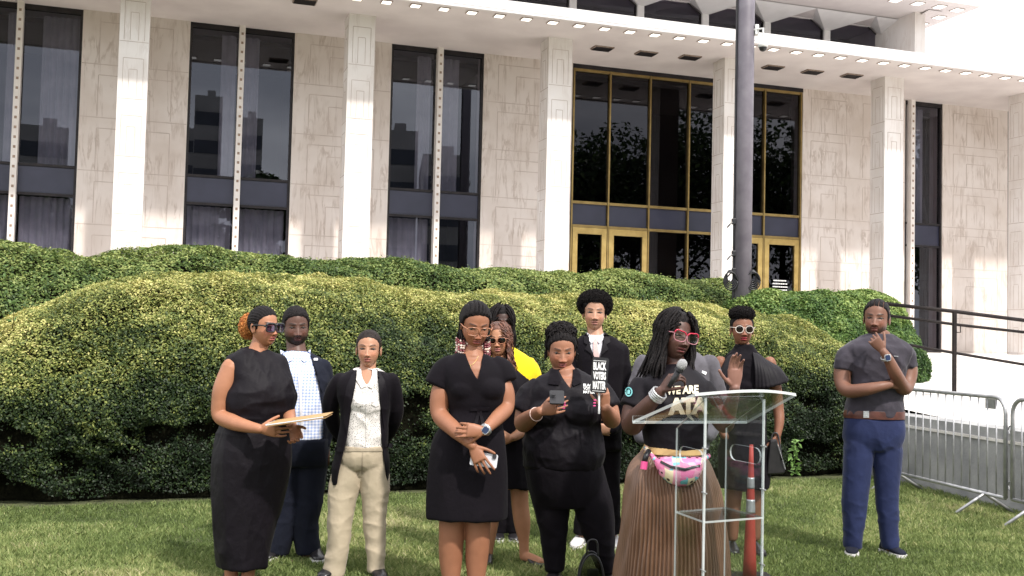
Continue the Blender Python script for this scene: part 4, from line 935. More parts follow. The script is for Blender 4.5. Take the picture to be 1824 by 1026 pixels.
def shoe(p, px, py, dirv, mat, sole, name='shoe', L=.27, h=.075, dY=0):
    c = at(px, py, p.Y + dY); c[2] = 0; d = unit([dirv[0], dirv[1], 0]); s = np.array([-d[1], d[0], 0]); V = []; n = 16; th = np.arange(n) * 2 * np.pi / n
    rows = [(-.42, .026, .5), (-.36, .036, 1.0), (-.15, .038, 1.02), (.02, .040, .86), (.2, .047, .62), (.38, .045, .5), (.49, .032, .36), (.53, .014, .2)]
    for u, w, hh in rows: V.append(c + d * u * L + s * (w * np.cos(th))[:, None] + np.array([0, 0, 1.0]) * (.02 + h * hh * (.5 + .5 * np.sin(th)))[:, None])
    V = np.concatenate(V); F = []
    for i in range(len(rows) - 1):
        for j in range(n): k = (j + 1) % n; F.append((i * n + j, i * n + k, (i + 1) * n + k, (i + 1) * n + j))
    F.append(list(range(n))[::-1]); F.append([(len(rows) - 1) * n + j for j in range(n)])
    o = mk(name, V, F, mat, p.root, smooth=True)
    q = [(c + d * u * L * 1.02 + s * w * 1.12 * k + [0, 0, z]) for z in (.003, .026) for k in (-1, 1) for u, w, hh in (rows if k < 0 else rows[::-1])]
    m = len(rows) * 2; mk('sole', q, [list(range(m))[::-1], list(range(m, 2 * m))] + [(i, (i + 1) % m, m + (i + 1) % m, m + i) for i in range(m)], sole, o)
    return o
def locs(h, n, e0, zend, side, r=.0055, k=16, seed=1, wave=.004, front=.75, sweep=.5, out=.012, helix=0.0, hr=30, jit=.03):
    """hanging tubes of hair: phi range side=(a,b) measured from the face, ends zend below the eye line"""
    rg = np.random.default_rng(seed); ph = rg.uniform(side[0], side[1], n) * rg.choice([-1, 1], n) if side[0] >= 0 else rg.uniform(side[0], side[1], n)
    el = rg.uniform(e0[0], e0[1], n); ze = rg.uniform(min(zend), max(zend), n); P = []
    for i in range(n):
        a = np.linspace(el[i], -.12, k // 2); f0 = ph[i]; tgt = np.sign(f0) * max(abs(f0), front); fi = f0 + (tgt - f0) * np.linspace(0, 1, k // 2) ** .6
        S = h.surf(fi, a, out + rg.uniform(0, .012)); e = S[-1]; z = np.linspace(e[2], ze[i], k - k // 2 + 1)[1:]; u = np.linspace(0, 1, len(z))[:, None]
        o_ = np.array([np.sign(e[0]) * .012 + rg.normal(0, jit * .5), rg.normal(0, jit), 0]); H = np.concatenate([S, np.stack([np.full(len(z), e[0]), np.full(len(z), e[1]), z], 1) + o_ * u])
        H += wave * np.stack([np.sin(np.arange(k) * .9 + i), np.cos(np.arange(k) * .8 + i * 2), np.zeros(k)], 1); P.append(H)
    P = np.array(P)
    if helix:
        k2 = k * 4; t = np.linspace(0, k - 1, k2); i0 = np.minimum(t.astype(int), k - 2); fr = (t - i0)[None, :, None]; P = P[:, i0] * (1 - fr) + P[:, i0 + 1] * fr
        a = t[None] * hr / k * 2 * np.pi / 4 + rg.uniform(0, 6, n)[:, None]; g_ = sstep(0, k * .3, t)[None]; P[..., 0] += helix * np.cos(a) * g_; P[..., 1] += helix * np.sin(a) * g_; k = k2
    rad = np.full(k, r); rad[-2:] *= .6
    V, F = strands(h.w(P.reshape(-1, 3)).reshape(P.shape), rad * h.s, 6); return V, F, P
def puff(h, name, root, c, rad, n, curl=.012, r=.0035, mat=None, seed=4, kk=9, core=.9, flat=None, parent=None):
    """a mass of short curls round an ellipsoid core, head-local"""
    rg = np.random.default_rng(seed); d = rg.normal(0, 1, (n, 3)); d /= np.linalg.norm(d, axis=1)[:, None]
    if flat is not None: d[:, 2] = np.maximum(d[:, 2], flat)
    c = np.array(c, float); rad = np.array(rad, float); p0 = c + d * rad * rg.uniform(.80, .99, n)[:, None]
    ok = ~((p0[:, 1] > .022) & (p0[:, 2] < .072)); p0, d = p0[ok], d[ok]; n = len(p0)
    t = np.linspace(0, 1, kk); a = rg.uniform(0, 6.28, n)[:, None] + t[None] * rg.uniform(4, 8, n)[:, None]
    A = np.cross(d, rg.normal(0, 1, (n, 3))); A /= np.linalg.norm(A, axis=1)[:, None]; Bv = np.cross(d, A)
    P = p0[:, None] + d[:, None] * (t[None, :, None] * curl) + (A[:, None] * np.cos(a)[..., None] + Bv[:, None] * np.sin(a)[..., None]) * curl * .55
    V, F = strands(h.w(P.reshape(-1, 3)).reshape(P.shape), np.linspace(r, r * .5, kk) * h.s, 4)
    Vc, Fc = ellipsoid(c, rad * core, nu=48, nv=30); dd = (Vc - c); Vc = Vc + dd * (.05 * fbm(Vc * 45, 2, seed))[:, None]; Vc = h.w(Vc)
    F = np.concatenate([F, np.array(Fc) + len(V)]); return mk(name, np.concatenate([V, Vc]), F, mat or M_hair, parent or root, smooth=True)
def bracelet(p, a, b, r, t, mat, name, n=1, gap=.012):
    a, b = np.array(a), np.array(b); d = unit(b - a); u = unit(np.cross(d, [0.2, .3, 1])); v = np.cross(d, u); g = G()
    for i in range(n):
        th = np.linspace(0, 2 * np.pi, 25); c = a + d * gap * i; g.tube([c + (u * math.cos(x) + v * math.sin(x)) * r for x in th], t, 6, cap=False)
    return g.out(name, mat, p.root, smooth=True)
def slab(C, U, Vv, wu, wv, th, rr=.1, n=5):
    """rounded-corner slab centred at C"""
    C, U = np.array(C, float), unit(U); Vv = unit(np.array(Vv, float) - U * np.dot(U, Vv)); N = np.cross(U, Vv); q = []
    r_ = rr * min(wu, wv)
    for sx, sy, a0 in ((1, 1, 0), (-1, 1, 90), (-1, -1, 180), (1, -1, 270)):
        for a in np.linspace(a0, a0 + 90, n): q.append((sx * (wu / 2 - r_) + r_ * math.cos(R(a)), sy * (wv / 2 - r_) + r_ * math.sin(R(a))))
    m = len(q); V = [C + U * a + Vv * b + N * z for z in (-th / 2, th / 2) for a, b in q]
    return np.array(V), [list(range(m))[::-1], list(range(m, 2 * m))] + [(i, (i + 1) % m, m + (i + 1) % m, m + i) for i in range(m)]
def face_slab(name, mat, C, U, Vv, wu, wv, th, parent=None, rr=.1): g = G(); g.add(*slab(C, U, Vv, wu, wv, th, rr)); return g.out(name, mat, parent)
M_lensdark = thinglass('dark_lens', (.05, .035, .035), 1.5); M_lensclear = thinglass('clear_lens', (.93, .92, .92), 1.5)
M_gold = noisy('gold', (.6, .42, .16), (.75, .55, .25), 30, .3, metal=.9); M_silver = noisy('silver', (.45, .45, .46), (.7, .7, .7), 90, .3, .4, 200, metal=.9)
M_redframe = noisy('red_frame', (.42, .012, .04), (.5, .02, .06), 9, .25); M_tort = noisy('brown_frame', (.22, .08, .04), (.45, .2, .11), 60, .25)
M_shoe_white = noisy('white_leather', (.68, .66, .66), (.78, .76, .76), 20, .5); M_shoe_black = noisy('black_leather', (.012, .011, .013), (.02, .018, .02), 20, .3)
M_screen = noisy('screen', (.02, .03, .07), (.04, .06, .13), 6, .1); M_pink = noisy('pink', (.65, .06, .22), (.75, .1, .3), 6, .4)
M_cream = noisy('cream_print', (.72, .62, .45), (.80, .72, .56), 9, .7); M_wprint = noisy('white_print', (.78, .78, .78), (.84, .84, .84), 9, .7)
M_shirtw = cloth('white_shirt', (.74, .72, .76), .9)

def wristwatch(p, C, U, Vv, face=.036, strap=M_silver, r=.032, axis=None):
    o = bracelet(p, C - unit(axis) * .004, C + unit(axis) * .01, r, .006, strap, 'watch', 3, .005)
    N = unit(np.cross(unit(U), unit(Vv))); N = N if N[1] < 0 else -N
    face_slab('watch_case', M_silver, C + N * (r + .002), U, Vv, face, face * 1.1, .010, o, .3); face_slab('watch_face', M_screen, C + N * (r + .0085), U, Vv, face * .8, face * .88, .002, o, .3)

# ================================================================== THE PEOPLE
# --- woman with the folder
def woman_folder():
    p = Person('woman in a long sleeveless black dress with an orange hair bun, holding a folder', 6.6, 445, 36)
    h = Head((489, 583), 6.6, 54, 2, 0, 1.05, (.355, .158, .088), nose=.9, lip=(.42, .11, .10), open_=.8, mouth=.25)
    D = [(431, 1009, 43, .155), (434, 960, 49, .16), (440, 900, 57, .17), (446, 850, 62, .18), (450, 805, 63, .185), (453, 770, 58, .165), (455, 748, 54, .15), (461, 722, 59, .165), (463, 703, 60, .17), (463, 680, 53, .155), (458, 655, 50, .125), (457, 640, 45, .095), (457, 629, 31, .075), (458, 621, 20, .062)]
    ra = [(412, 655, -.10, .060), (399, 690, -.12, .063), (394, 715, -.12, .058), (393, 740, -.13, .050), (415, 752, -.20, .047), (438, 759, -.26, .038), (462, 764, -.30, .028)]
    la = [(498, 655, .12, .052), (508, 700, .12, .05), (513, 732, .06, .045), (517, 750, -.1, .036), (521, 759, -.18, .026)]
    g = G(); g.add(*stack(p.secs(D, -.02), p.yaw)); g.add(*limb(p.L(ra), n=24)); g.add(*limb(p.L(la)))
    hand(g, p.P((463, 764, -.30)), (1, -.12, -.06), (-.1, -.25, 1), (.1, .9, .2), curl=(.22, .25, .3, .35), thumb=(.8, .5))
    hand(g, p.P((521, 759, -.18)), (.35, -.5, -.55), (.6, 0, .5), (.1, .2, 1), curl=(.45, .5, .55, .6))
    g.add(*limb(p.L([(418, 960, 0, .06), (412, 1020, 0, .042), (412, 1045, 0, .04)]))); g.add(*limb(p.L([(448, 960, 0, .06), (442, 1020, 0, .042), (442, 1045, 0, .04)])))
    p.neck(g, h, (456, 636, 0), .056); p.body(g, h)
    g = G(); g.add(*stack(p.secs(D), p.yaw, 48)); pass; g.add(*ellipsoid(p.P((424, 648, -.05)), (.055, .075, .05))); g.add(*ellipsoid(p.P((496, 648, .06)), (.05, .06, .05)))
    p.garment('dress', g, M_blk2, fold=[(.008, (8, 8, 1.0), (0, .95)), (.010, (9, 9, 3.2), (1.18, 1.5)), (.004, (20, 20, 7), (1.1, 1.5)), (.005, (5, 5, 20), (.9, 1.2)), (.002, (22, 22, 14), None)], cuts=[])
    cap = h.cap('hair', lambda B, d: .007 + .0015 * np.sin(np.arctan2(B[:, 0], B[:, 2] + .02) * 46), p.root, lift=-.004)
    M_or = noisy('orange_hair', (.42, .13, .03), (.75, .32, .08), 40, .6, .7, 120)
    puff(h, 'hair_bun', p.root, (0, -.132, -.006), (.056, .048, .068), 1300, .016, .003, M_or, 8, parent=cap)
    M_lb = thinglass('blue_lens', (.30, .25, .55), 1.9, 0, (.8, .7, 1)); h.glasses(p.root, M_black, M_lb, .031, .024, .098, .0042, 4, top=1, nm='sunglasses', cx=.035)
    shoe(p, 412, 1040, (.5, -1), M_shoe_black, M_black, h=.035); shoe(p, 442, 1040, (.5, -1), M_shoe_black, M_black, h=.035)
    # folder
    C = p.P((534, 747, -.34)); f = empty('manila_folder', tuple(C), 0, 'tan manila folder with white papers held out by the woman in the long black dress', 'folder')
    M_man = noisy('manila', (.38, .225, .09), (.44, .27, .115), 14, .7); U = (1, 0, .165); Vv = (.1, 1, .035)
    face_slab('cover', M_man, C - np.array([0, 0, .004]), U, Vv, .345, .25, .004, f, .02); face_slab('cover', M_man, C + np.array([.006, 0, .008]), U, Vv, .34, .25, .003, f, .02); face_slab('paper', M_shirtw, C + np.array([-.008, -.004, .002]), U, Vv, .335, .245, .006, f, .02)
woman_folder()
def suit_cut(p, g, mat, poly, fold=TOPF, name='jacket'): return p.garment(name, g, mat, cuts=[poly], fold=fold, thick=.008)
# --- man in navy suit and checked shirt
def man_check():
    p = Person('broad bearded man in a navy suit and blue checked shirt', 7.35, 535, 12)
    h = Head((531, 585), 7.35, 20, 9, -2, 1.12, (.10, .048, .034), open_=.45, beard=2, cheek=1.12, nose=1.15, lipw=1.1)
    D = [(541, 800, 45, .17), (541, 780, 44, .18), (541, 740, 45, .19), (541, 700, 45, .18), (538, 665, 47, .155), (535, 648, 44, .12), (531, 636, 32, .095), (529, 626, 22, .08)]
    sl = [(574, 656, .0, .062), (581, 695, .02, .058), (584, 740, .03, .052), (578, 790, -.02, .046)]; sr = [(496, 656, .02, .06), (488, 710, .04, .056), (488, 770, .02, .045)]
    legs = [[(520, 800, 0, .105), (514, 860, 0, .10), (505, 930, 0, .082), (495, 985, 0, .078)], [(556, 800, 0, .11), (552, 860, .02, .105), (545, 930, .02, .088), (549, 985, .02, .083)]]
    g = G(); g.add(*stack(p.secs(D, -.02), p.yaw)); g.add(*limb(p.L(sl, -.015))); g.add(*limb(p.L(sr, -.015)))
    hand(g, p.P((578, 790, -.02)), (0, -.2, -1), (-1, -.3, 0), (-.2, .2, 0), curl=(.4,) * 4); hand(g, p.P((488, 772, .02)), (0, -.2, -1), (1, -.3, 0), (.2, .2, 0), curl=(.4,) * 4)
    for l in legs: g.add(*limb(p.L(l, -.03)))
    p.neck(g, h, (529, 640, 0), .066, .064); p.body(g, h)
    m, nt, b = NT('checked_shirt'); N, L = nt.nodes, nt.links; tc = N.new('ShaderNodeTexCoord'); sp = N.new('ShaderNodeSeparateXYZ'); L.new(tc.outputs['Object'], sp.inputs[0]); out = []
    for ax in ('X', 'Z'):
        a = N.new('ShaderNodeMath'); a.operation = 'MULTIPLY'; a.inputs[1].default_value = 2 * math.pi / .021; s_ = N.new('ShaderNodeMath'); s_.operation = 'SINE'; c_ = N.new('ShaderNodeMath'); c_.operation = 'GREATER_THAN'; c_.inputs[1].default_value = .15
        L.new(sp.outputs[ax], a.inputs[0]); L.new(a.outputs[0], s_.inputs[0]); L.new(s_.outputs[0], c_.inputs[0]); out.append(c_)
    ad = N.new('ShaderNodeMath'); ad.operation = 'ADD'; L.new(out[0].outputs[0], ad.inputs[0]); L.new(out[1].outputs[0], ad.inputs[1]); dv = N.new('ShaderNodeMath'); dv.operation = 'MULTIPLY'; dv.inputs[1].default_value = .5; L.new(ad.outputs[0], dv.inputs[0])
    mx = N.new('ShaderNodeMixRGB'); mx.inputs[1].default_value = (.76, .77, .84, 1); mx.inputs[2].default_value = (.27, .36, .62, 1); L.new(dv.outputs[0], mx.inputs[0]); L.new(mx.outputs[0], b.inputs['Base Color']); b.inputs['Roughness'].default_value = .8
    g = G(); g.add(*stack(p.secs(D, -.010), p.yaw, 48)); p.garment('shirt', g, m, fold=TOPF)
    p.decal('shirt_collar', [[(499, 623), (508, 627), (522, 640), (513, 646), (501, 634)], [(553, 622), (546, 628), (536, 640), (543, 646), (553, 634)]], m, off=.010)
    p.decal('placket', [[(529, 646), (533, 646), (538, 700), (540, 778), (536, 778), (533, 700)]], M_shirtw, off=.004, thick=.002)
    g = G(); g.add(*stack(p.secs([r for r in D[1:]], .006), p.yaw, 48)); g.add(*limb(p.L(sl))); g.add(*limb(p.L(sr)))
    suit_cut(p, g, M_navy, [(508, 610), (548, 610), (556, 640), (570, 690), (577, 740), (578, 800), (512, 800), (508, 740), (500, 690), (498, 640)])
    p.decal('lapel', [[(553, 628), (561, 634), (574, 668), (575, 700), (570, 690), (560, 655)]], M_navy, off=.010)
    p.decal('lapel_pin', [[(559, 638), (566, 638), (566, 642), (559, 642)]], M_wprint, off=.02)
    g = G(); g.add(*stack(p.secs([(540, 828, 42, .13), (540, 812, 46, .16), (541, 790, 46, .18), (541, 778, 45, .185)]), p.yaw))
    for l in legs: g.add(*flatlimb(p.L(l), n=24))
    p.garment('trousers', g, M_navy, fold=PAF)
    h.cap('hair', lambda B, d: .009 + .002 * vnoise(B * 260, 3), p.root, lift=-.002, soft=.006)
    shoe(p, 489, 990, (-.25, -1), M_shoe_black, M_shoe_white); shoe(p, 563, 988, (.35, -1), M_shoe_black, M_shoe_white)
man_check()
# --- woman in black blazer and khaki trousers
def woman_blazer():
    p = Person('woman in an open black blazer, dotted white shirt and khaki trousers', 6.85, 650, 0)
    h = Head((654.5, 622), 6.85, 3, 0, 0, 1.03, (.40, .205, .128), nose=.85, cheek=.95, jaw=.97, lip=(.36, .12, .10), open_=.75, frown=1.0)
    D = [(641, 864, 50, .135), (643, 830, 49, .14), (646, 790, 44, .125), (649, 750, 41, .12), (650, 715, 45, .13), (650, 690, 49, .125), (651, 675, 48, .105), (652, 666, 38, .085), (653, 658, 22, .07)]
    A1 = [(605, 679, 0, .054), (595, 700, .03, .056), (589, 728, .07, .053), (598, 765, .15, .045), (625, 792, .22, .036)]; A2 = [(697, 679, 0, .054), (703, 705, .03, .054), (704, 738, .08, .050), (693, 770, .16, .044), (668, 794, .23, .036)]
    legs = [[(629, 808, 0, .075), (622, 835, 0, .094), (613, 870, 0, .098), (606, 924, -.02, .077), (601, 975, -.02, .068), (593, 1027, -.03, .064)], [(664, 808, 0, .075), (666, 835, 0, .094), (668, 870, 0, .088), (667, 924, 0, .068), (669, 975, 0, .058), (671, 1017, 0, .05)]]
    g = G(); g.add(*stack(p.secs([(648, 815, 34, .09)] + D[2:], -.026), p.yaw)); g.add(*limb(p.L(A1, -.014))); g.add(*limb(p.L(A2, -.014)))
    hand(g, p.P((625, 792, .22)), (1, .1, -.1), (0, -.3, 1), (0, 1, 0), curl=(.6,) * 4); hand(g, p.P((668, 794, .24)), (-1, .1, -.1), (0, -.3, 1), (0, 1, 0), curl=(.6,) * 4)
    for l in legs: g.add(*limb(p.L(l, -.02)))
    p.neck(g, h, (653, 672, 0), .052, .050); p.body(g, h)
    m, nt, b = NT('dotted_shirt'); N, L = nt.nodes, nt.links; tc = N.new('ShaderNodeTexCoord'); v = N.new('ShaderNodeTexVoronoi'); v.inputs['Scale'].default_value = 120; v.inputs['Randomness'].default_value = .8; cr = N.new('ShaderNodeValToRGB'); cr.color_ramp.elements[0].position = .24; cr.color_ramp.elements[0].color = (.05, .045, .05, 1); cr.color_ramp.elements[1].position = .34; cr.color_ramp.elements[1].color = (.74, .70, .67, 1)
    L.new(tc.outputs['Object'], v.inputs[0]); L.new(v.outputs['Distance'], cr.inputs[0]); L.new(cr.outputs[0], b.inputs['Base Color']); b.inputs['Roughness'].default_value = .8
    g = G(); g.add(*stack(p.secs([(649, 800, 40, .115)] + D[3:], -.012), p.yaw, 48)); g.add(*ellipsoid(p.P((650, 720, -.05)), (.13, .085, .075)))
    p.garment('shirt', g, m, cuts=[[(643, 655), (664, 655), (662, 672), (653, 688), (645, 672)]])
    p.decal('shirt_collar', [[(636, 660), (644, 664), (652, 688), (644, 692), (634, 676)], [(671, 660), (663, 664), (655, 688), (663, 692), (672, 676)]], m, off=.008)
    p.decal('placket', [[(652, 690), (655, 690), (654, 797), (651, 797)]], m, off=.004, thick=.002)
    p.decal('pocket_flap', [[(662, 716), (676, 718), (676, 722), (669, 725), (662, 721)]], m, off=.004); p.decal('pocket_flap', [[(630, 716), (645, 718), (645, 722), (638, 725), (630, 721)]], m, off=.004)
    g = G(); g.add(*stack(p.secs([(645, 835, 38, .09), (645, 826, 42, .11), (646, 814, 42, .12), (648, 802, 38, .12), (649, 794, 36, .118)]), p.yaw, 48))
    for l in legs: g.add(*flatlimb(p.L(l), n=24))
    p.garment('trousers', g, cloth('khaki', (.46, .385, .28), .85), fold=PAF + [(.003, (12, 12, 17), (0, .6))], vox=.0065)
    p.decal('fly_seam', [[(645, 804), (647, 804), (646, 845), (643, 845)]], cloth('khaki_seam', (.36, .30, .22)), off=.003, thick=.001)
    p.decal('waistband', [[(615, 797), (684, 797), (684, 804), (615, 804)]], cloth('khaki_band', (.36, .30, .22)), off=.004, thick=.002)
    g = G(); g.add(*stack(p.secs(D, .004), p.yaw, 48)); g.add(*limb(p.L(A1))); g.add(*limb(p.L(A2)))
    suit_cut(p, g, M_blk, [(636, 645), (671, 645), (676, 700), (678, 726), (680, 780), (688, 835), (694, 890), (598, 890), (600, 850), (607, 820), (617, 781), (625, 722), (634, 680)], fold=[(.004, (5, 5, 7), None)])
    p.decal('lapel', [[(634, 658), (637, 680), (627, 722), (618, 770), (613, 752), (611, 720), (617, 690), (626, 668)]], M_blk2, off=.009); p.decal('lapel', [[(671, 657), (676, 690), (679, 722), (684, 764), (690, 742), (692, 712), (686, 680), (678, 664)]], M_blk2, off=.009)
    p.decal('pocket_flap', [[(598, 796), (613, 799), (611, 806), (596, 803)]], M_blk2, off=.006); p.decal('pocket_flap', [[(684, 790), (698, 790), (699, 797), (685, 797)]], M_blk2, off=.006)
    h.cap('hair', lambda B, d: .006 + .0012 * np.sin(B[:, 0] * 900), p.root, lift=-.003, mat=noisy('dark_brown_hair', (.008, .005, .004), (.022, .014, .011), 60, .5, .4, 150, spec=.2))
    shoe(p, 590, 1030, (-.3, -1), M_shoe_black, M_black); shoe(p, 673, 1022, (.3, -1), M_shoe_black, M_black)
woman_blazer()
# --- woman with beaded braids
def woman_beads():
    p = Person('woman in a black V-neck dress with beaded braids and glasses, hands crossed', 6.4, 835, 4)
    h = Head((853, 589), 6.4, 15, 20, 2, 1.14, (.29, .125, .070), lip=(.42, .12, .11), open_=.25, mouth=.35, cheek=1.05)
    D = [(831, 922, 71, .17), (832, 880, 71, .17), (833, 830, 69, .17), (836, 780, 62, .16), (847, 738, 47, .125), (849, 715, 51, .14), (847, 690, 55, .15), (845, 665, 56, .14), (842, 648, 51, .115), (840, 637, 40, .09), (839, 629, 26, .07)]
    A1 = [(800, 662, 0, .046), (786, 700, -.02, .062), (784, 738, -.05, .053), (806, 762, -.16, .047), (828, 781, -.24, .037), (842, 794, -.27, .028)]; A2 = [(884, 660, 0, .044), (898, 695, -.02, .058), (901, 726, -.05, .048), (886, 744, -.16, .043), (872, 758, -.25, .034), (862, 768, -.29, .028)]
    legs = [[(808, 880, 0, .085), (804, 955, 0, .075), (803, 1000, .01, .068), (804, 1050, 0, .042)], [(851, 880, 0, .085), (851, 955, 0, .074), (849, 1000, .01, .066), (848, 1050, 0, .042)]]
    g = G(); g.add(*stack(p.secs(D, -.02), p.yaw)); [g.add(*limb(p.L(a), n=24)) for a in (A1, A2)]
    hand(g, p.P((842, 794, -.27)), (.45, -.15, -.85), (.85, -.1, .4), (.1, .9, 0), curl=(.15, .2, .3, .35), thumb=(.2, .25), spread=.12)
    hand(g, p.P((862, 768, -.30)), (-.9, -.15, .05), (-.2, -.2, -1), (.2, .9, -.3), curl=(.45, .5, .5, .5), thumb=(.6, .5))
    for l in legs: g.add(*limb(p.L(l), n=24))
    p.neck(g, h, (842, 640, 0), .058, .056); g.add(*stack(p.secs([(846, 690, 44, .115, .0), (843, 660, 44, .12, .0), (840, 642, 40, .09)], -.004), p.yaw)); p.body(g, h)
    g = G(); g.add(*stack(p.secs(D), p.yaw, 56, fold=lambda u, th: 1 + .028 * max(0, .55 - u) * np.sin(th * 9 + 1.3))); g.add(*ellipsoid(p.P((829, 694, -.06)), (.105, .10, .09))); g.add(*ellipsoid(p.P((870, 692, -.06)), (.10, .10, .09)))
    g.add(*flatlimb(p.L([(812, 644, 0, .055), (793, 660, 0, .076), (778, 688, -.01, .082)]), n=24)); g.add(*flatlimb(p.L([(876, 644, 0, .05), (894, 659, 0, .070), (903, 680, -.01, .068)]), n=24))
    p.garment('dress', g, M_blk, cuts=[[(826, 622), (862, 622), (857, 652), (851, 678), (838, 655)]], fold=[(.007, (7, 7, 1.1), (0, 1.0)), (.006, (10, 5, 5), (1.0, 1.35))])
    p.decal('waist_tie', [[(838, 727), (872, 726), (872, 731), (838, 732)], [(853, 733), (858, 732), (867, 770), (860, 772)], [(850, 733), (855, 733), (846, 776), (839, 774)]], M_blk2, off=.006)
    cap = h.cap('hair', lambda B, d: .0035 + .0085 * np.abs(np.cos((B[:, 0] + .25 * B[:, 2]) * 165)) ** .6, p.root, lift=.0, soft=.006)
    M_b1 = noisy('cream_bead', (.66, .50, .42), (.78, .64, .56), 5, .3); M_b2 = noisy('plum_bead', (.16, .035, .045), (.30, .07, .08), 5, .3)
    rg = np.random.default_rng(9)
    for side, cx, cz, n in ((1, .070, -.055, 12), (-1, .070, -.055, 12)):
        g = G(); gb = G()
        for i in range(n):
            x = side * (.040 + .052 * i / n + rg.normal(0, .002)); y = .035 - .05 * (i % 4) / 4 + rg.normal(0, .004); z0 = -.045; z1 = -.125 - rg.uniform(0, .045) 
            P = h.w(np.array([[side * .078, -.02, .02], [side * .082, -.005, -.02], [x, y, z0 - .02], [x, y, z0 - .04]])); 
            top = P[-1]; g.tube(catmull(np.vstack([P, [top - [0, 0, .02]]]), 12), .0045, 6)
            for j in range(int(rg.integers(6, 10))): gb.add(*ellipsoid(top - [rg.normal(0, .0015), 0, j * .0145 - .006], (.0088, .0088, .0076), nu=8, nv=6), m=int(rg.uniform() < .52))
        b = g.out('braids', M_hair, cap, smooth=True); gb.out('beads', [M_b1, M_b2], b, smooth=True)
    h.glasses(p.root, M_tort, M_lensclear, .029, .022, .100, .0028, 3.5)
    nk, _f = onto([[(a_, b_), (a_ + .5, b_), (a_, b_ + .5)] for a_, b_ in ((828, 634), (831, 641), (834, 647), (838, 650), (843, 648), (848, 642), (852, 634))], p.bt, .005, 50); nk = nk[::3]; g = G(); g.tube(catmull(nk, 20), .0014, 5); g.add(*ellipsoid(nk[3] + [0, -.003, -.012], (.004, .003, .012))); g.out('necklace', M_gold, p.root)
    ax = p.P((862, 768, -.29)) - p.P((872, 758, -.25)); wristwatch(p, p.P((865, 765, -.28)), (.8, 0, -.6), (.6, 0, .8), .042, M_silver, .032, ax)
    C = p.P((862, 819, -.262)); f = empty('mobile_phone', tuple(C), 0, 'pale grey phone held low by the woman with beaded braids', 'phone')
    face_slab('case', M_silver if False else noisy('grey_case', (.5, .5, .53), (.62, .62, .66), 5, .3), C, (1, 0, -.12), (.12, .15, 1), .155, .078, .010, f, .12); face_slab('camera_bump', M_black, C + np.array([.06, -.008, .02]), (1, 0, -.12), (.12, .15, 1), .022, .026, .004, f, .3)
    shoe(p, 803, 1050, (-.1, -1), M_shoe_black, M_black); shoe(p, 849, 1050, (.1, -1), M_shoe_black, M_black)
woman_beads()
# --- woman in sunglasses behind
def woman_curls():
    p = Person('woman with long reddish-brown curls and sunglasses, half hidden in the group', 7.4, 905, 0)
    h = Head((885, 606), 7.4, -4, 2, -4, 1.0, (.38, .18, .10), lip=(.5, .18, .16))
    D = [(909, 868, 33, .15), (908, 830, 35, .155), (906, 780, 36, .15), (904, 735, 33, .13), (903, 705, 36, .14), (902, 685, 37, .125), (897, 672, 35, .10), (892, 660, 24, .08), (889, 650, 15, .065)]
    A1 = [(928, 686, 0, .036), (941, 720, .02, .045), (940, 752, -.02, .04), (925, 772, -.14, .035), (912, 780, -.2, .026)]; A2 = [(874, 686, 0, .036), (862, 720, .02, .045), (864, 755, -.02, .04), (880, 775, -.1, .03)]
    legs = [[(925, 850, 0, .066), (926, 893, 0, .06), (930, 930, 0, .058), (933, 965, 0, .036), (934, 992, 0, .034)], [(892, 850, 0, .066), (880, 900, 0, .056), (872, 945, 0, .052), (869, 985, 0, .034), (868, 1000, 0, .034)]]
    g = G(); g.add(*stack(p.secs(D, -.018), p.yaw)); [g.add(*limb(p.L(a))) for a in (A1, A2)]; [g.add(*limb(p.L(l))) for l in legs]
    hand(g, p.P((912, 780, -.2)), (-1, -.1, -.2), (0, 0, 1), (0, 1, 0)); hand(g, p.P((880, 775, -.1)), (1, 0, -.3), (0, 0, 1), (0, 1, 0))
    g.add(*limb([(*p.P((934, 990, 0)), .032), (*p.P((948, 996, -.07)), .036), (*p.P((962, 1001, -.14)), .03)])); g.add(*limb([(*p.P((868, 1000, 0)), .03), (*p.P((866, 1010, -.1)), .034), (*p.P((866, 1015, -.17)), .026)]))
    p.neck(g, h, (888, 660, 0), .05, .05); p.body(g, h)
    g = G(); g.add(*stack(p.secs(D), p.yaw, 48, fold=lambda u, th: 1 + .05 * max(0, .5 - u) * np.sin(th * 11))); g.add(*flatlimb(p.L([(928, 680, 0, .055), (936, 700, 0, .058), (942, 722, .01, .056)]), n=20)); g.add(*flatlimb(p.L([(872, 680, 0, .055), (864, 700, 0, .058), (861, 722, .01, .056)]), n=20)); g.add(*ellipsoid(p.P((904, 706, -.06)), (.13, .09, .075)))
    p.garment('dress', g, M_blk, cuts=[[(880, 640), (900, 640), (897, 664), (889, 676)]], fold=SKF)
    M_rb = noisy('auburn_hair', (.055, .022, .014), (.19, .075, .045), 26, .5, .4, 150)
    cap = h.cap('hair', .012, p.root, mat=M_rb, lift=-.002)
    V, F, _ = locs(h, 150, (.3, 1.3), (-.26, -.36), (.35, 2.9), r=.0042, k=14, seed=5, helix=.008, hr=26, front=.95, jit=.03, out=.014); mk('curls', V, F, M_rb, cap, smooth=True)
    h.glasses(p.root, M_tort, M_lensdark, .029, .021, .098, .0024, 2.4, nm='sunglasses')
    for q in ((948, 996, -.07), (866, 1010, -.08)): shoe(p, q[0], q[1], (.45 if q[0] > 900 else -.1, -1), M_shoe_black, M_black, h=.05, L=.26, dY=-.06)
woman_curls()
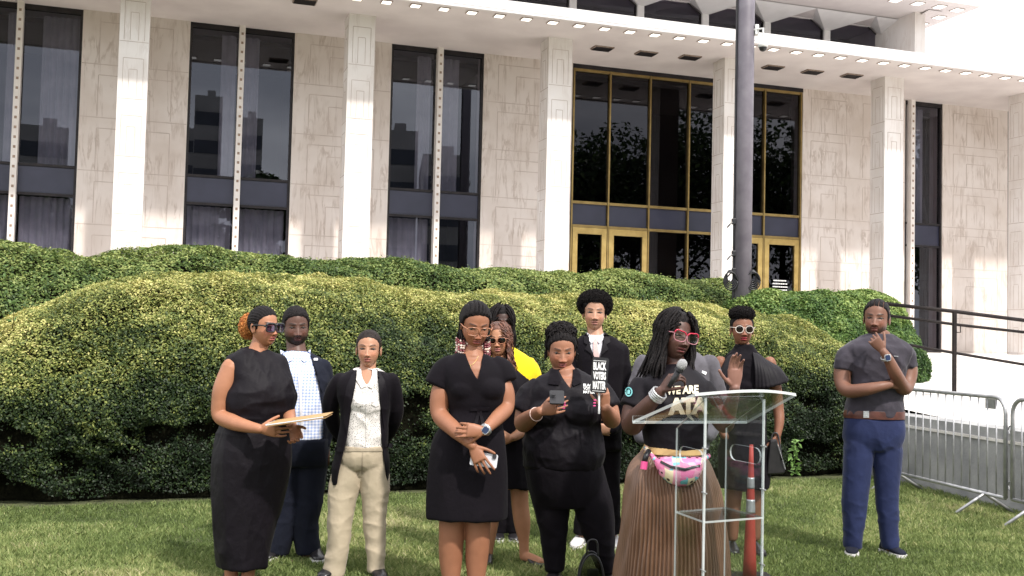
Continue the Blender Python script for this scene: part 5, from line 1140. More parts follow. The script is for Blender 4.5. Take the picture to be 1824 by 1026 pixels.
# --- person in yellow
def person_yellow():
    p = Person('person in a bright yellow T-shirt with a black bob, mostly hidden', 8.2, 897, 0)
    h = Head((897, 576), 8.2, 10, 4, 0, 1.10, (.055, .028, .022), open_=.7)
    D = [(905, 765, 42, .15), (906, 720, 44, .15), (908, 680, 46, .15), (907, 655, 50, .135), (904, 640, 43, .11), (900, 628, 30, .09), (897, 618, 16, .07)]
    A1 = [(945, 650, 0, .052), (952, 690, .0, .048), (952, 735, 0, .042), (945, 775, -.05, .03)]; A2 = [(862, 650, 0, .052), (856, 700, .0, .048), (860, 760, 0, .035)]
    legs = [[(888, 760, 0, .09), (886, 860, 0, .075), (887, 950, 0, .06)], [(922, 760, 0, .09), (918, 860, 0, .075), (915, 950, 0, .06)]]
    g = G(); g.add(*stack(p.secs(D, -.02), p.yaw)); [g.add(*limb(p.L(a))) for a in (A1, A2)]; [g.add(*limb(p.L(l, -.02))) for l in legs]; hand(g, p.P((945, 775, -.05)), (0, -.1, -1), (-1, 0, 0), (0, 1, 0)); hand(g, p.P((860, 760, 0)), (0, -.1, -1), (1, 0, 0), (0, 1, 0)); p.neck(g, h, (897, 625, 0)); p.body(g, h, skin=(.16, .075, .05))
    g = G(); g.add(*stack(p.secs(D), p.yaw, 48)); g.add(*flatlimb(p.L([(936, 645, 0, .066), (946, 660, 0, .068), (952, 684, 0, .068)]))); g.add(*flatlimb(p.L([(868, 645, 0, .066), (860, 660, 0, .068), (856, 690, 0, .068)])))
    p.garment('shirt', g, cloth('yellow_shirt', (.86, .60, .012), .88), fold=[(.006, (6, 6, 6), None)])
    g = G(); g.add(*stack(p.secs([(905, 790, 42, .14), (905, 755, 41, .145)]), p.yaw)); [g.add(*flatlimb(p.L(l))) for l in legs]; p.garment('trousers', g, M_blk, fold=PAF, vox=.01)
    cap = h.cap('hair', .012, p.root, lift=-.012)
    V, F, _ = locs(h, 170, (.2, 1.45), (-.10, -.17), (.25, 3.0), r=.0055, k=14, seed=15, front=.85, wave=.002, jit=.012); mk('bob', V, F, M_hair, cap, smooth=True)
    shoe(p, 887, 964, (0, -1), M_shoe_black, M_shoe_white); shoe(p, 916, 962, (0, -1), M_shoe_black, M_shoe_white)
person_yellow()
# --- woman with phone and fan
def woman_polo():
    p = Person('woman in a black polo shirt and trousers reading a phone, fan in hand', 6.85, 1005, 0)
    h = Head((1003, 631), 6.85, 3, 14, -1, 1.13, (.31, .14, .083), lip=(.40, .12, .12), open_=.2, cheek=1.1, nose=1.1)
    D = [(1003, 832, 69, .205), (1004, 800, 71, .22), (1004, 765, 66, .20), (1004, 730, 65, .195), (1006, 700, 63, .175), (1009, 685, 60, .145), (1009, 674, 50, .115), (1007, 664, 32, .09), (1005, 657, 24, .078)]
    A1 = [(957, 695, 0, .055), (941, 722, -.02, .07), (933, 752, -.06, .062), (940, 748, -.14, .056), (951, 740, -.24, .044), (962, 733, -.32, .031)]; A2 = [(1063, 695, 0, .052), (1080, 720, -.02, .066), (1089, 746, -.06, .058), (1088, 742, -.16, .052), (1083, 735, -.25, .042), (1079, 727, -.31, .031)]
    legs = [[(975, 845, 0, .13), (982, 895, 0, .118), (986, 950, 0, .088), (988, 1017, 0, .055)], [(1040, 845, 0, .13), (1056, 895, -.02, .124), (1067, 950, -.02, .098), (1081, 1020, -.02, .052)]]
    g = G(); g.add(*stack(p.secs(D, -.02), p.yaw)); [g.add(*limb(p.L(a), n=24)) for a in (A1, A2)]; [g.add(*limb(p.L(l, -.025))) for l in legs]
    hand(g, p.P((962, 733, -.32)), (.85, -.12, .25), (-.2, -.1, 1), (.1, .8, .4), curl=(.25, .3, .35, .4), thumb=(.9, .4))
    hand(g, p.P((1079, 727, -.31)), (-.2, -.2, 1), (-.9, -.2, 0), (-.3, .9, 0), curl=(.75, .8, .8, .8), thumb=(.8, .6), s=1.0)
    g.add(*limb(p.L([(988, 1010, 0, .036), (987, 1036, 0, .034)]))); g.add(*limb(p.L([(1082, 1010, 0, .036), (1083, 1036, 0, .034)])))
    p.neck(g, h, (1006, 668, 0), .066, .062); g.add(*stack(p.secs([(1006, 690, 50, .13), (1007, 672, 44, .11)], -.004), p.yaw)); p.body(g, h)
    g = G(); g.add(*stack(p.secs(D), p.yaw, 56)); g.add(*flatlimb(p.L([(962, 685, 0, .07), (948, 705, -.01, .082), (930, 735, -.03, .086)]), n=24)); g.add(*flatlimb(p.L([(1060, 685, 0, .066), (1074, 704, -.01, .074), (1084, 726, -.03, .076)]), n=24)); g.add(*ellipsoid(p.P((980, 736, -.10)), (.13, .13, .10))); g.add(*ellipsoid(p.P((1028, 736, -.10)), (.13, .13, .10)))
    p.garment('polo_shirt', g, M_blk2, cuts=[[(990, 650), (1022, 650), (1020, 672), (1017, 694), (1004, 676)]], fold=TOPF + [(.005, (7, 7, 16), (.8, 1.1))])
    tr = p.last
    col = p.decal('collar', [[(984, 655), (991, 662), (1000, 677), (996, 686), (976, 684), (978, 668)], [(1026, 655), (1021, 668), (1017, 680), (1022, 688), (1036, 682), (1034, 666)]], M_blk, off=.012)
    lg = []
    for t, y in (('BLACK', 684), ('VOTERS', 690), ('MATTER', 696)): lg += text_polys(t, 1039, y, 1059, y + 5, 1, .02)
    p.decal('chest_logo', lg, M_wprint, tree=tr, off=.006, step=2)
    g = G(); g.add(*stack(p.secs([(1011, 900, 58, .14), (1010, 872, 67, .18), (1006, 840, 69, .20), (1004, 822, 66, .20)]), p.yaw, 48)); [g.add(*flatlimb(p.L(l), n=28)) for l in legs]; p.garment('trousers', g, M_blk, fold=PAF)
    cap = h.cap('hair', lambda B, d: .008 + .004 * np.abs(np.sin(np.arctan2(B[:, 0], B[:, 1] + .12) * 26)), p.root, lift=-.002)
    rg = np.random.default_rng(21); P = []
    for i in range(300):
        a = rg.uniform(-np.pi, np.pi); e = rg.uniform(.45, 1.35); s0 = h.surf(np.array(a), np.array(e), .006); mc = np.array([0, -.045, .085]); q = unit(np.array([s0[0] * 12, (s0[1] + .04) * 10, 1.0]) + rg.normal(0, .35, 3)); q[2] = max(q[2], -.1); q2 = unit(q + rg.normal(0, .45, 3)); q3 = unit(q2 + rg.normal(0, .35, 3) + [0, 0, -.4]); R3 = np.array([.088, .085, .068])
        if abs(a) < 1.0 and e < .95: continue
        P.append(catmull([s0, mc + q * R3 * .85, mc + q2 * R3 * rg.uniform(.9, 1.08), mc + q3 * R3], 16))
    P = np.array(P); V, F = strands(h.w(P.reshape(-1, 3)).reshape(P.shape), .0043, 6); mk('twists', V, F, M_hair, cap, smooth=True)
    V, F, _ = locs(h, 60, (.2, .9), (-.03, -.07), (1.6, 3.0), r=.0045, k=12, seed=25, front=1.6, jit=.008, out=.006); mk('twists', V, F, M_hair, cap, smooth=True)
    bracelet(p, p.P((955, 738, -.27)), p.P((959, 736, -.30)), .042, .003, noisy('bead_bracelet', (.5, .35, .3), (.8, .6, .55), 90, .4), 'bracelet')
    g = G()
    for q in ((1005, 718, -.42), (1006, 722, -.42), (1004, 727, -.41)): g.add(*ellipsoid(p.P(q), (.009, .004, .005), nu=8, nv=6))
    for q in ((1060, 713, -.36), (1059, 718, -.36), (1059, 723, -.36)): g.add(*ellipsoid(p.P(q), (.009, .004, .005), nu=8, nv=6))
    g.out('nails', M_pink, p.root)
    C = p.P((992, 708, -.40)); f = empty('mobile_phone', tuple(C), 0, 'black phone being read by the woman in the black polo shirt', 'phone'); face_slab('case', M_black, C, (1, 0, 0), (.0, .75, .75), .088, .105, .011, f, .12); face_slab('camera_bump', M_shoe_black, C + np.array([-.022, -.012, .025]), (1, 0, 0), (.0, .75, .75), .03, .03, .004, f, .3)
    C = p.P((1068, 668, -.36)); f = empty('hand_fan', tuple(C), 0, 'black paddle fan with white slogan lettering on a white stick', 'fan'); U = (1, 0, -.07); Vv = (.07, .05, 1)
    bd = face_slab('paddle', M_black, C, U, Vv, .100, .215, .006, f, .14); g = G(); a = p.P((1067, 690, -.35)); b = p.P((1067, 737, -.35)); g.tube([a, (a + b) / 2, b], .0065, 8); g.out('stick', M_white, f)
    tree = bvh(np.array(slab(C, U, Vv, .100, .215, .008, .14)[0]), slab(C, U, Vv, .100, .215, .008, .14)[1]); lt = []
    for t, y in (('BLACK', 645), ('VOTERS', 662), ('MATTER', 679)): lt += text_polys(t, 1057 - (y - 645) * .03, y, 1080 - (y - 645) * .03, y + 14.5, 1.2, .05)
    V, F = onto(lt, tree, .002, 4); mk('lettering', V, F, M_wprint, f)
    V, F = onto([[(1057, 641.5), (1080, 643), (1080, 643.8), (1057, 642.3)], [(1055, 695.5), (1077, 697), (1077, 697.8), (1055, 696.3)]], tree, .002, 6); mk('rule_line', V, F, M_wprint, f)
    shoe(p, 987, 1038, (-.2, -1), M_shoe_black, M_black); shoe(p, 1084, 1038, (.2, -1), M_shoe_black, M_black)
woman_polo()
# --- young man with an afro
def man_afro():
    p = Person('young man with a big round afro, black suit and pale pink tie', 8.0, 1066, 0)
    h = Head((1060, 557), 8.0, -3, 2, 1, 1.14, (.40, .215, .14), lip=(.42, .18, .15), nose=1.15, open_=.7, mouth=.15)
    D = [(1068, 782, 38, .14), (1068, 730, 37, .13), (1068, 680, 41, .135), (1068, 640, 44, .13), (1067, 618, 44, .11), (1065, 606, 36, .09), (1063, 597, 22, .075)]
    A1 = [(1107, 625, 0, .056), (1112, 665, 0, .056), (1113, 705, 0, .052), (1110, 738, -.05, .047), (1100, 758, -.18, .042), (1092, 766, -.26, .030)]; A2 = [(1029, 625, 0, .056), (1022, 665, 0, .056), (1022, 710, 0, .05), (1034, 745, -.1, .044), (1052, 762, -.22, .030)]
    legs = [[(1052, 780, 0, .085), (1047, 860, 0, .072), (1036, 952, 0, .06)], [(1085, 780, 0, .085), (1088, 860, 0, .07), (1091, 950, 0, .058)]]
    g = G(); g.add(*stack(p.secs(D, -.02), p.yaw)); [g.add(*limb(p.L(a, -.012))) for a in (A1, A2)]; [g.add(*limb(p.L(l, -.025))) for l in legs]
    hand(g, p.P((1093, 766, -.26)), (-1, -.1, .05), (0, -.3, 1), (0, 1, -.2), curl=(.3, .35, .4, .4)); hand(g, p.P((1052, 762, -.22)), (1, .1, -.1), (0, 0, 1), (0, 1, 0), curl=(.3,) * 4)
    p.neck(g, h, (1062, 606, 0), .058, .056); p.body(g, h)
    g = G(); g.add(*stack(p.secs(D[1:], -.010), p.yaw, 48)); p.garment('shirt', g, M_shirtw, fold=[(.002, (6, 6, 6), None)])
    p.decal('shirt_collar', [[(1044, 592), (1051, 596), (1059, 605), (1054, 612), (1045, 602)], [(1077, 592), (1071, 596), (1062, 605), (1068, 612), (1077, 602)]], M_shirtw, off=.012)
    M_tie = cloth('pink_tie', (.66, .46, .44), .9); p.decal('tie', [[(1056, 603), (1065, 603), (1064, 612), (1068, 640), (1064, 655), (1057, 640), (1057, 612)]], M_tie, off=.010)
    g = G(); g.add(*stack(p.secs(D, .004), p.yaw, 48)); [g.add(*limb(p.L(a))) for a in (A1, A2)]
    suit_cut(p, g, M_blk, [(1046, 580), (1075, 580), (1074, 612), (1066, 648), (1060, 640), (1050, 612)], fold=[(.005, (6, 6, 8), None)])
    p.decal('lapel', [[(1045, 592), (1050, 612), (1060, 645), (1053, 630), (1042, 622), (1046, 614), (1040, 610), (1040, 597)], [(1076, 591), (1075, 612), (1067, 645), (1072, 632), (1084, 622), (1080, 614), (1087, 609), (1085, 597)]], M_blk2, off=.010)
    g = G(); g.add(*stack(p.secs([(1068, 800, 39, .14), (1068, 770, 37, .135)]), p.yaw)); [g.add(*flatlimb(p.L(l))) for l in legs]; p.garment('trousers', g, M_blk, fold=PAF, vox=.009)
    h.cap('hairline', .012, p.root, lift=-.004)
    puff(h, 'afro', p.root, (0, -.034, .056), (.111, .101, .090), 6500, .016, .0019, M_hair, 12, core=.93)
    shoe(p, 1032, 962, (-.35, -1), M_shoe_white, M_shoe_white, h=.09); shoe(p, 1095, 960, (.2, -1), M_shoe_white, M_shoe_white, h=.09)
man_afro()
# --- person in grey suit jacket behind the speaker
def person_grey():
    p = Person('person in a grey suit jacket directly behind the speaker, face hidden', 7.6, 1205, 0)
    h = Head((1207, 579), 7.6, 0, 0, 0, 1.10, (.12, .06, .042))
    D = [(1205, 800, 55, .16), (1205, 750, 54, .15), (1205, 700, 55, .15), (1204, 665, 57, .14), (1203, 645, 55, .12), (1203, 630, 42, .095), (1204, 619, 24, .08)]
    A1 = [(1262, 650, 0, .066), (1274, 690, 0, .064), (1279, 740, 0, .055), (1262, 775, -.1, .046)]; A2 = [(1146, 650, 0, .066), (1134, 690, 0, .062), (1131, 740, 0, .055), (1146, 780, -.1, .046)]
    legs = [[(1182, 800, 0, .09), (1182, 880, 0, .08), (1180, 975, 0, .065)], [(1228, 800, 0, .09), (1230, 880, 0, .08), (1232, 975, 0, .065)]]
    g = G(); g.add(*stack(p.secs(D, -.02), p.yaw)); [g.add(*limb(p.L(a, -.015))) for a in (A1, A2)]; [g.add(*limb(p.L(l, -.025))) for l in legs]; hand(g, p.P((1262, 775, -.1)), (-1, -.1, -.3), (0, 0, 1), (0, 1, 0)); hand(g, p.P((1146, 780, -.1)), (1, -.1, -.3), (0, 0, 1), (0, 1, 0)); p.neck(g, h, (1205, 630, 0)); p.body(g, h)
    g = G(); g.add(*stack(p.secs(D, -.010), p.yaw)); p.garment('shirt', g, M_shirtw, vox=.01)
    g = G(); g.add(*stack(p.secs(D, .004), p.yaw, 48)); [g.add(*limb(p.L(a))) for a in (A1, A2)]; suit_cut(p, g, cloth('grey_suit', (.115, .108, .125), .7, bump=.35), [(1192, 605), (1216, 605), (1212, 650), (1206, 690), (1198, 650)])
    p.decal('pocket_square', [[(1251, 660), (1259, 663), (1257, 668), (1250, 664)]], M_wprint, off=.008)
    g = G(); g.add(*stack(p.secs([(1205, 820, 54, .15), (1205, 790, 53, .15)]), p.yaw)); [g.add(*flatlimb(p.L(l))) for l in legs]; p.garment('trousers', g, M_navy, fold=PAF, vox=.011)
    h.cap('hair', lambda B, d: .008 + .002 * vnoise(B * 260, 3), p.root, lift=.014)
    shoe(p, 1180, 985, (0, -1), M_shoe_black, M_black); shoe(p, 1232, 985, (0, -1), M_shoe_black, M_black)
person_grey()
# --- the speaker
def speaker():
    p = Person('woman with shoulder-length locs and red glasses speaking into a microphone', 6.05, 1200, 8)
    h = Head((1221, 600), 6.05, 24, 3, 10, 1.16, (.085, .040, .030), lip=(.22, .06, .06), open_=.5, mouth=.7, nose=1.15, lipw=1.15)
    D = [(1200, 800, 50, .155), (1202, 775, 54, .165), (1202, 745, 57, .17), (1201, 720, 60, .175), (1200, 695, 62, .16), (1200, 680, 60, .14), (1202, 668, 48, .11), (1206, 657, 30, .085), (1209, 649, 20, .072)]
    A1 = [(1150, 692, 0, .050), (1131, 725, -.03, .065), (1126, 756, -.07, .060), (1137, 742, -.18, .054), (1158, 718, -.27, .042), (1176, 698, -.31, .030)]; A2 = [(1248, 694, 0, .044), (1270, 725, -.03, .056), (1290, 756, -.10, .049), (1298, 735, -.16, .042), (1305, 712, -.2, .034), (1309, 692, -.23, .028)]
    g = G(); g.add(*stack(p.secs(D, -.02), p.yaw)); [g.add(*limb(p.L(a), n=24)) for a in (A1, A2)]
    hand(g, p.P((1177, 697, -.31)), (.55, -.25, .8), (.5, -.6, .45), (.65, .6, -.1), curl=(.85, .85, .85, .85), thumb=(.9, .5), s=1.08)
    hand(g, p.P((1309, 691, -.23)), (-.02, -.1, 1), (-.95, -.25, .1), (-.35, -.9, .1), curl=(.22, .22, .26, .32), thumb=(.1, .12), spread=-.035, s=1.12)
    for x in (1178, 1216): g.add(*limb(p.L([(x, 820, 0, .1), (x, 930, 0, .08), (x, 1075, 0, .045)])))
    p.neck(g, h, (1207, 662, 0), .060, .056); pc = p.P((1305, 655, -.23)); p.body(g, h, tint=lambda V, c: c + (np.array([.25, .125, .095]) - c) * sstep(.135, .09, np.linalg.norm(V - pc, axis=1))[:, None])
    g = G(); g.add(*stack(p.secs(D), p.yaw, 56)); g.add(*flatlimb(p.L([(1150, 683, 0, .07), (1138, 705, -.02, .080), (1127, 728, -.04, .080)]), n=24)); g.add(*flatlimb(p.L([(1248, 686, 0, .064), (1258, 705, -.01, .072), (1270, 728, -.03, .070)]), n=24)); g.add(*ellipsoid(p.P((1182, 722, -.07)), (.115, .12, .10))); g.add(*ellipsoid(p.P((1224, 722, -.07)), (.115, .12, .10)))
    p.garment('t_shirt', g, M_blk2, fold=[(.005, (5, 5, 9), None), (.005, (8, 8, 14), (.95, 1.15))]); tr = p.last
    tx = text_polys('WE ARE', 1187, 687, 1244, 702, -2.5, .045) ; p.decal('slogan', tx, M_cream, tree=tr, off=.008, step=3)
    tx = text_polys('ATA', 1190, 708, 1262, 738, -2, .07, .9); tx += [[(1222, 738), (1226, 738), (1231, 741), (1238, 752), (1229, 746)]]; p.decal('slogan', tx, M_cream, tree=tr, off=.008, step=3)
    M_teal = noisy('teal_patch', (.12, .40, .42), (.25, .55, .55), 30, .6); t = np.linspace(0, 2 * np.pi, 24, endpoint=False); cx, cy = 1120, 698
    ring = [[(cx + 6.5 * math.cos(a), cy + 8.5 * math.sin(a)), (cx + 6.5 * math.cos(b), cy + 8.5 * math.sin(b)), (cx + 4.6 * math.cos(b), cy + 6.2 * math.sin(b)), (cx + 4.6 * math.cos(a), cy + 6.2 * math.sin(a))] for a, b in zip(t, np.roll(t, -1))]
    p.decal('sleeve_patch', ring + [[(cx - 2.5, cy + 4), (cx - 2, cy - 3), (cx + .5, cy - 4.5), (cx + 2.5, cy - 2), (cx + 1.5, cy + 4)]], M_teal, tree=tr, off=.008, step=3)
    # pleated skirt
    S = p.secs([(1198, 1073, 104, .31), (1198, 1017, 99, .30), (1199, 960, 93, .28), (1198, 916, 88, .27), (1196, 869, 82, .25), (1193, 842, 76, .225), (1194, 820, 66, .19), (1198, 803, 54, .16), (1200, 794, 49, .155)])
    C = catmull(np.array(S), 70); n = 900; th = np.arange(n) * 2 * np.pi / n; npl = 84; V = []
    tri = np.abs(((th * npl / (2 * np.pi)) % 1) * 2 - 1)
    for i, q in enumerate(C):
        u = 1 - i / 69; amp = .004 + .017 * sstep(0, .9, u); sway = .012 * np.sin(th * 5 + u * 3) * u + .010 * np.sin(th * 9 - u * 2) * u; k = amp * (tri ** 1.3 - .5) + sway * 1.0 + .004 * np.sin(i * .35 + th * 13) * u
        V.append(q[:3] + np.stack([(q[3] + k) * np.cos(th), (q[4] + k) * -np.sin(th), 0 * th], 1))
    V = np.concatenate(V); idx = np.arange(70 * n).reshape(70, n); F = np.stack([idx[:-1], np.roll(idx, -1, 1)[:-1], np.roll(idx, -1, 1)[1:], idx[1:]], -1).reshape(-1, 4)
    m = noisy('bronze_satin', (.125, .064, .036), (.185, .098, .058), 5, .36, .06, 60, spec=.6); sk = mk('pleated_skirt', V, F, m, p.root, smooth=True)
    g = G(); g.add(*stack(p.secs([(1198, 806, 56, .165), (1199, 800, 53, .163), (1200, 792, 50, .160)]), p.yaw, 40)); g.out('waistband', noisy('gold_waistband', (.42, .27, .10), (.55, .37, .16), 8, .45), sk, smooth=True)
    # belt bag
    g = G(); rows = [(1166, 822, .02, .02), (1175, 830, .05, .075), (1190, 836, .065, .115), (1208, 840, .07, .13), (1226, 840, .068, .125), (1242, 834, .06, .10), (1252, 826, .03, .05)]
    V = []; nn = 20; th = np.arange(nn) * 2 * np.pi / nn
    for x, y, d, hh in rows: c = p.P((x, y, -.245 + .0006 * (x - 1208) ** 2 / 10 * .2)); V.append(c + np.stack([0 * th, np.cos(th) * d, np.sin(th) * hh * .62], 1))
    V = np.concatenate(V); F = [(i * nn + j, i * nn + (j + 1) % nn, (i + 1) * nn + (j + 1) % nn, (i + 1) * nn + j) for i in range(len(rows) - 1) for j in range(nn)] + [list(range(nn))[::-1], [(len(rows) - 1) * nn + j for j in range(nn)]]
    m, nt, b = NT('patterned_bag'); N, L = nt.nodes, nt.links; tc = N.new('ShaderNodeTexCoord'); v = N.new('ShaderNodeTexVoronoi'); v.inputs['Scale'].default_value = 24; v.distance = 'CHEBYCHEV'; v.inputs['Randomness'].default_value = .35; sp = N.new('ShaderNodeSeparateColor'); cr = N.new('ShaderNodeValToRGB'); cr.color_ramp.interpolation = 'CONSTANT'; e = cr.color_ramp.elements
    e[0].color = (.80, .22, .42, 1); e[1].position = .28; e[1].color = (.20, .55, .62, 1); q = e.new(.5); q.color = (.85, .72, .50, 1); q = e.new(.72); q.color = (.82, .36, .50, 1)
    c2 = N.new('ShaderNodeValToRGB'); c2.color_ramp.interpolation = 'CONSTANT'; c2.color_ramp.elements[1].position = .24; c2.color_ramp.elements[0].color = (1, 1, 1, 1); c2.color_ramp.elements[1].color = (0, 0, 0, 1); mx = N.new('ShaderNodeMixRGB'); mx.inputs[2].default_value = (.03, .015, .02, 1)
    v2 = N.new('ShaderNodeTexVoronoi'); v2.inputs['Scale'].default_value = 24; v2.inputs['Randomness'].default_value = .35
    L.new(tc.outputs['Object'], v.inputs[0]); L.new(tc.outputs['Object'], v2.inputs[0]); L.new(v.outputs['Color'], sp.inputs[0]); L.new(sp.outputs[0], cr.inputs[0]); L.new(v2.outputs['Distance'], c2.inputs[0]); L.new(c2.outputs[0], mx.inputs[0]); L.new(cr.outputs[0], mx.inputs[1]); L.new(mx.outputs[0], b.inputs['Base Color']); b.inputs['Roughness'].default_value = .45
    bag = mk('belt_bag', V, F, m, p.root, smooth=True); bt = bvh(V, F)
    p.decal('zip', [[(1177, 820), (1195, 829), (1220, 834), (1246, 827), (1246, 831), (1220, 839), (1194, 834), (1176, 825)]], M_black, tree=bt, off=.004, parent=bag)
    g = G(); g.tube([p.P(q) for q in ((1150, 798, -.08), (1158, 808, -.16), (1168, 820, -.23))], .013, 8); g.tube([p.P(q) for q in ((1251, 820, -.22), (1262, 812, -.10))], .013, 8); g.out('strap', m, bag, smooth=True)
    g = G(); g.tube([p.P(q) for q in ((1156, 803, -.17), (1151, 812, -.20), (1148, 822, -.21))], .015, 10); kf = g.out('key_fob', M_black, bag, smooth=True); g = G(); g.tube([p.P(q) for q in ((1148, 822, -.21), (1146, 836, -.215)) ], .019, 10); g.out('fob_end', M_pink, kf)
    # hair
    cap = h.cap('hair', lambda B, d: .010 + .003 * np.cos(np.arctan2(B[:, 0] + .02, B[:, 1] + .1) * 30), p.root, lift=-.004)
    V, F, _ = locs(h, 110, (.35, 1.35), (-.19, -.27), (.30, 2.95), r=.0066, k=18, seed=45, front=1.02, wave=.005, jit=.025, out=.012); mk('locs', V, F, M_hair, cap, smooth=True)
    V, F, _ = locs(h, 30, (.5, 1.3), (-.15, -.22), (-1.5, -.5), r=.0066, k=18, seed=46, front=1.05, wave=.005, jit=.02, out=.02); mk('locs', V, F, M_hair, cap, smooth=True)
    h.glasses(p.root, noisy('clear_pink_frame', (.42, .17, .20), (.5, .22, .26), 9, .2), M_lensclear, .033, .025, .100, .0020, 2.8, top=1, cat=1.0, cx=.036, rim2=M_redframe)
    g = G(); q = h.w([.083, .012, -.055]); g.add([q + [0, 0, 0], q + [-.028, -.004, -.075], q + [.030, -.004, -.072]], [(0, 1, 2)]); e_ = g.out('earring', noisy('dark_earring', (.06, .05, .05), (.3, .28, .28), 90, .4), p.root); md = e_.modifiers.new('thickness', 'SOLIDIFY'); md.thickness = .004
    a, b = p.P((1170, 705, -.295)), p.P((1178, 696, -.315)); bracelet(p, a - unit(b - a) * .012, b, .040, .0065, M_silver, 'bracelet', 4, .012)
    # microphone
    tip, mid, tail = p.P((1218, 641, -.40)), p.P((1209, 660, -.39)), p.P((1192, 689, -.37)); f = empty('microphone', tuple(mid), 0, 'black handheld microphone with a silver mesh head held to the speaker\'s mouth', 'microphone'); ax = unit(tip - tail)
    g = G(); g.tube([mid + ax * .005, (mid + tail) / 2, tail], [.017, .0145, .013], 16); g.out('handle', M_black, f, smooth=True)
    g = G(); g.tube([mid - ax * .002, mid + ax * .012], [.024, .024], 18); g.out('collar', M_black, f); g = G(); c = mid + ax * .040; q = ax; g.tube([c - q * .030, c - q * .018, c, c + q * .014, c + q * .023, c + q * .027], [.019, .025, .0265, .023, .014, .003], 20); g.out('mesh_head', noisy('mic_mesh', (.22, .22, .23), (.6, .6, .6), 420, .45, .8, 500, metal=.5), f, smooth=True)
speaker()
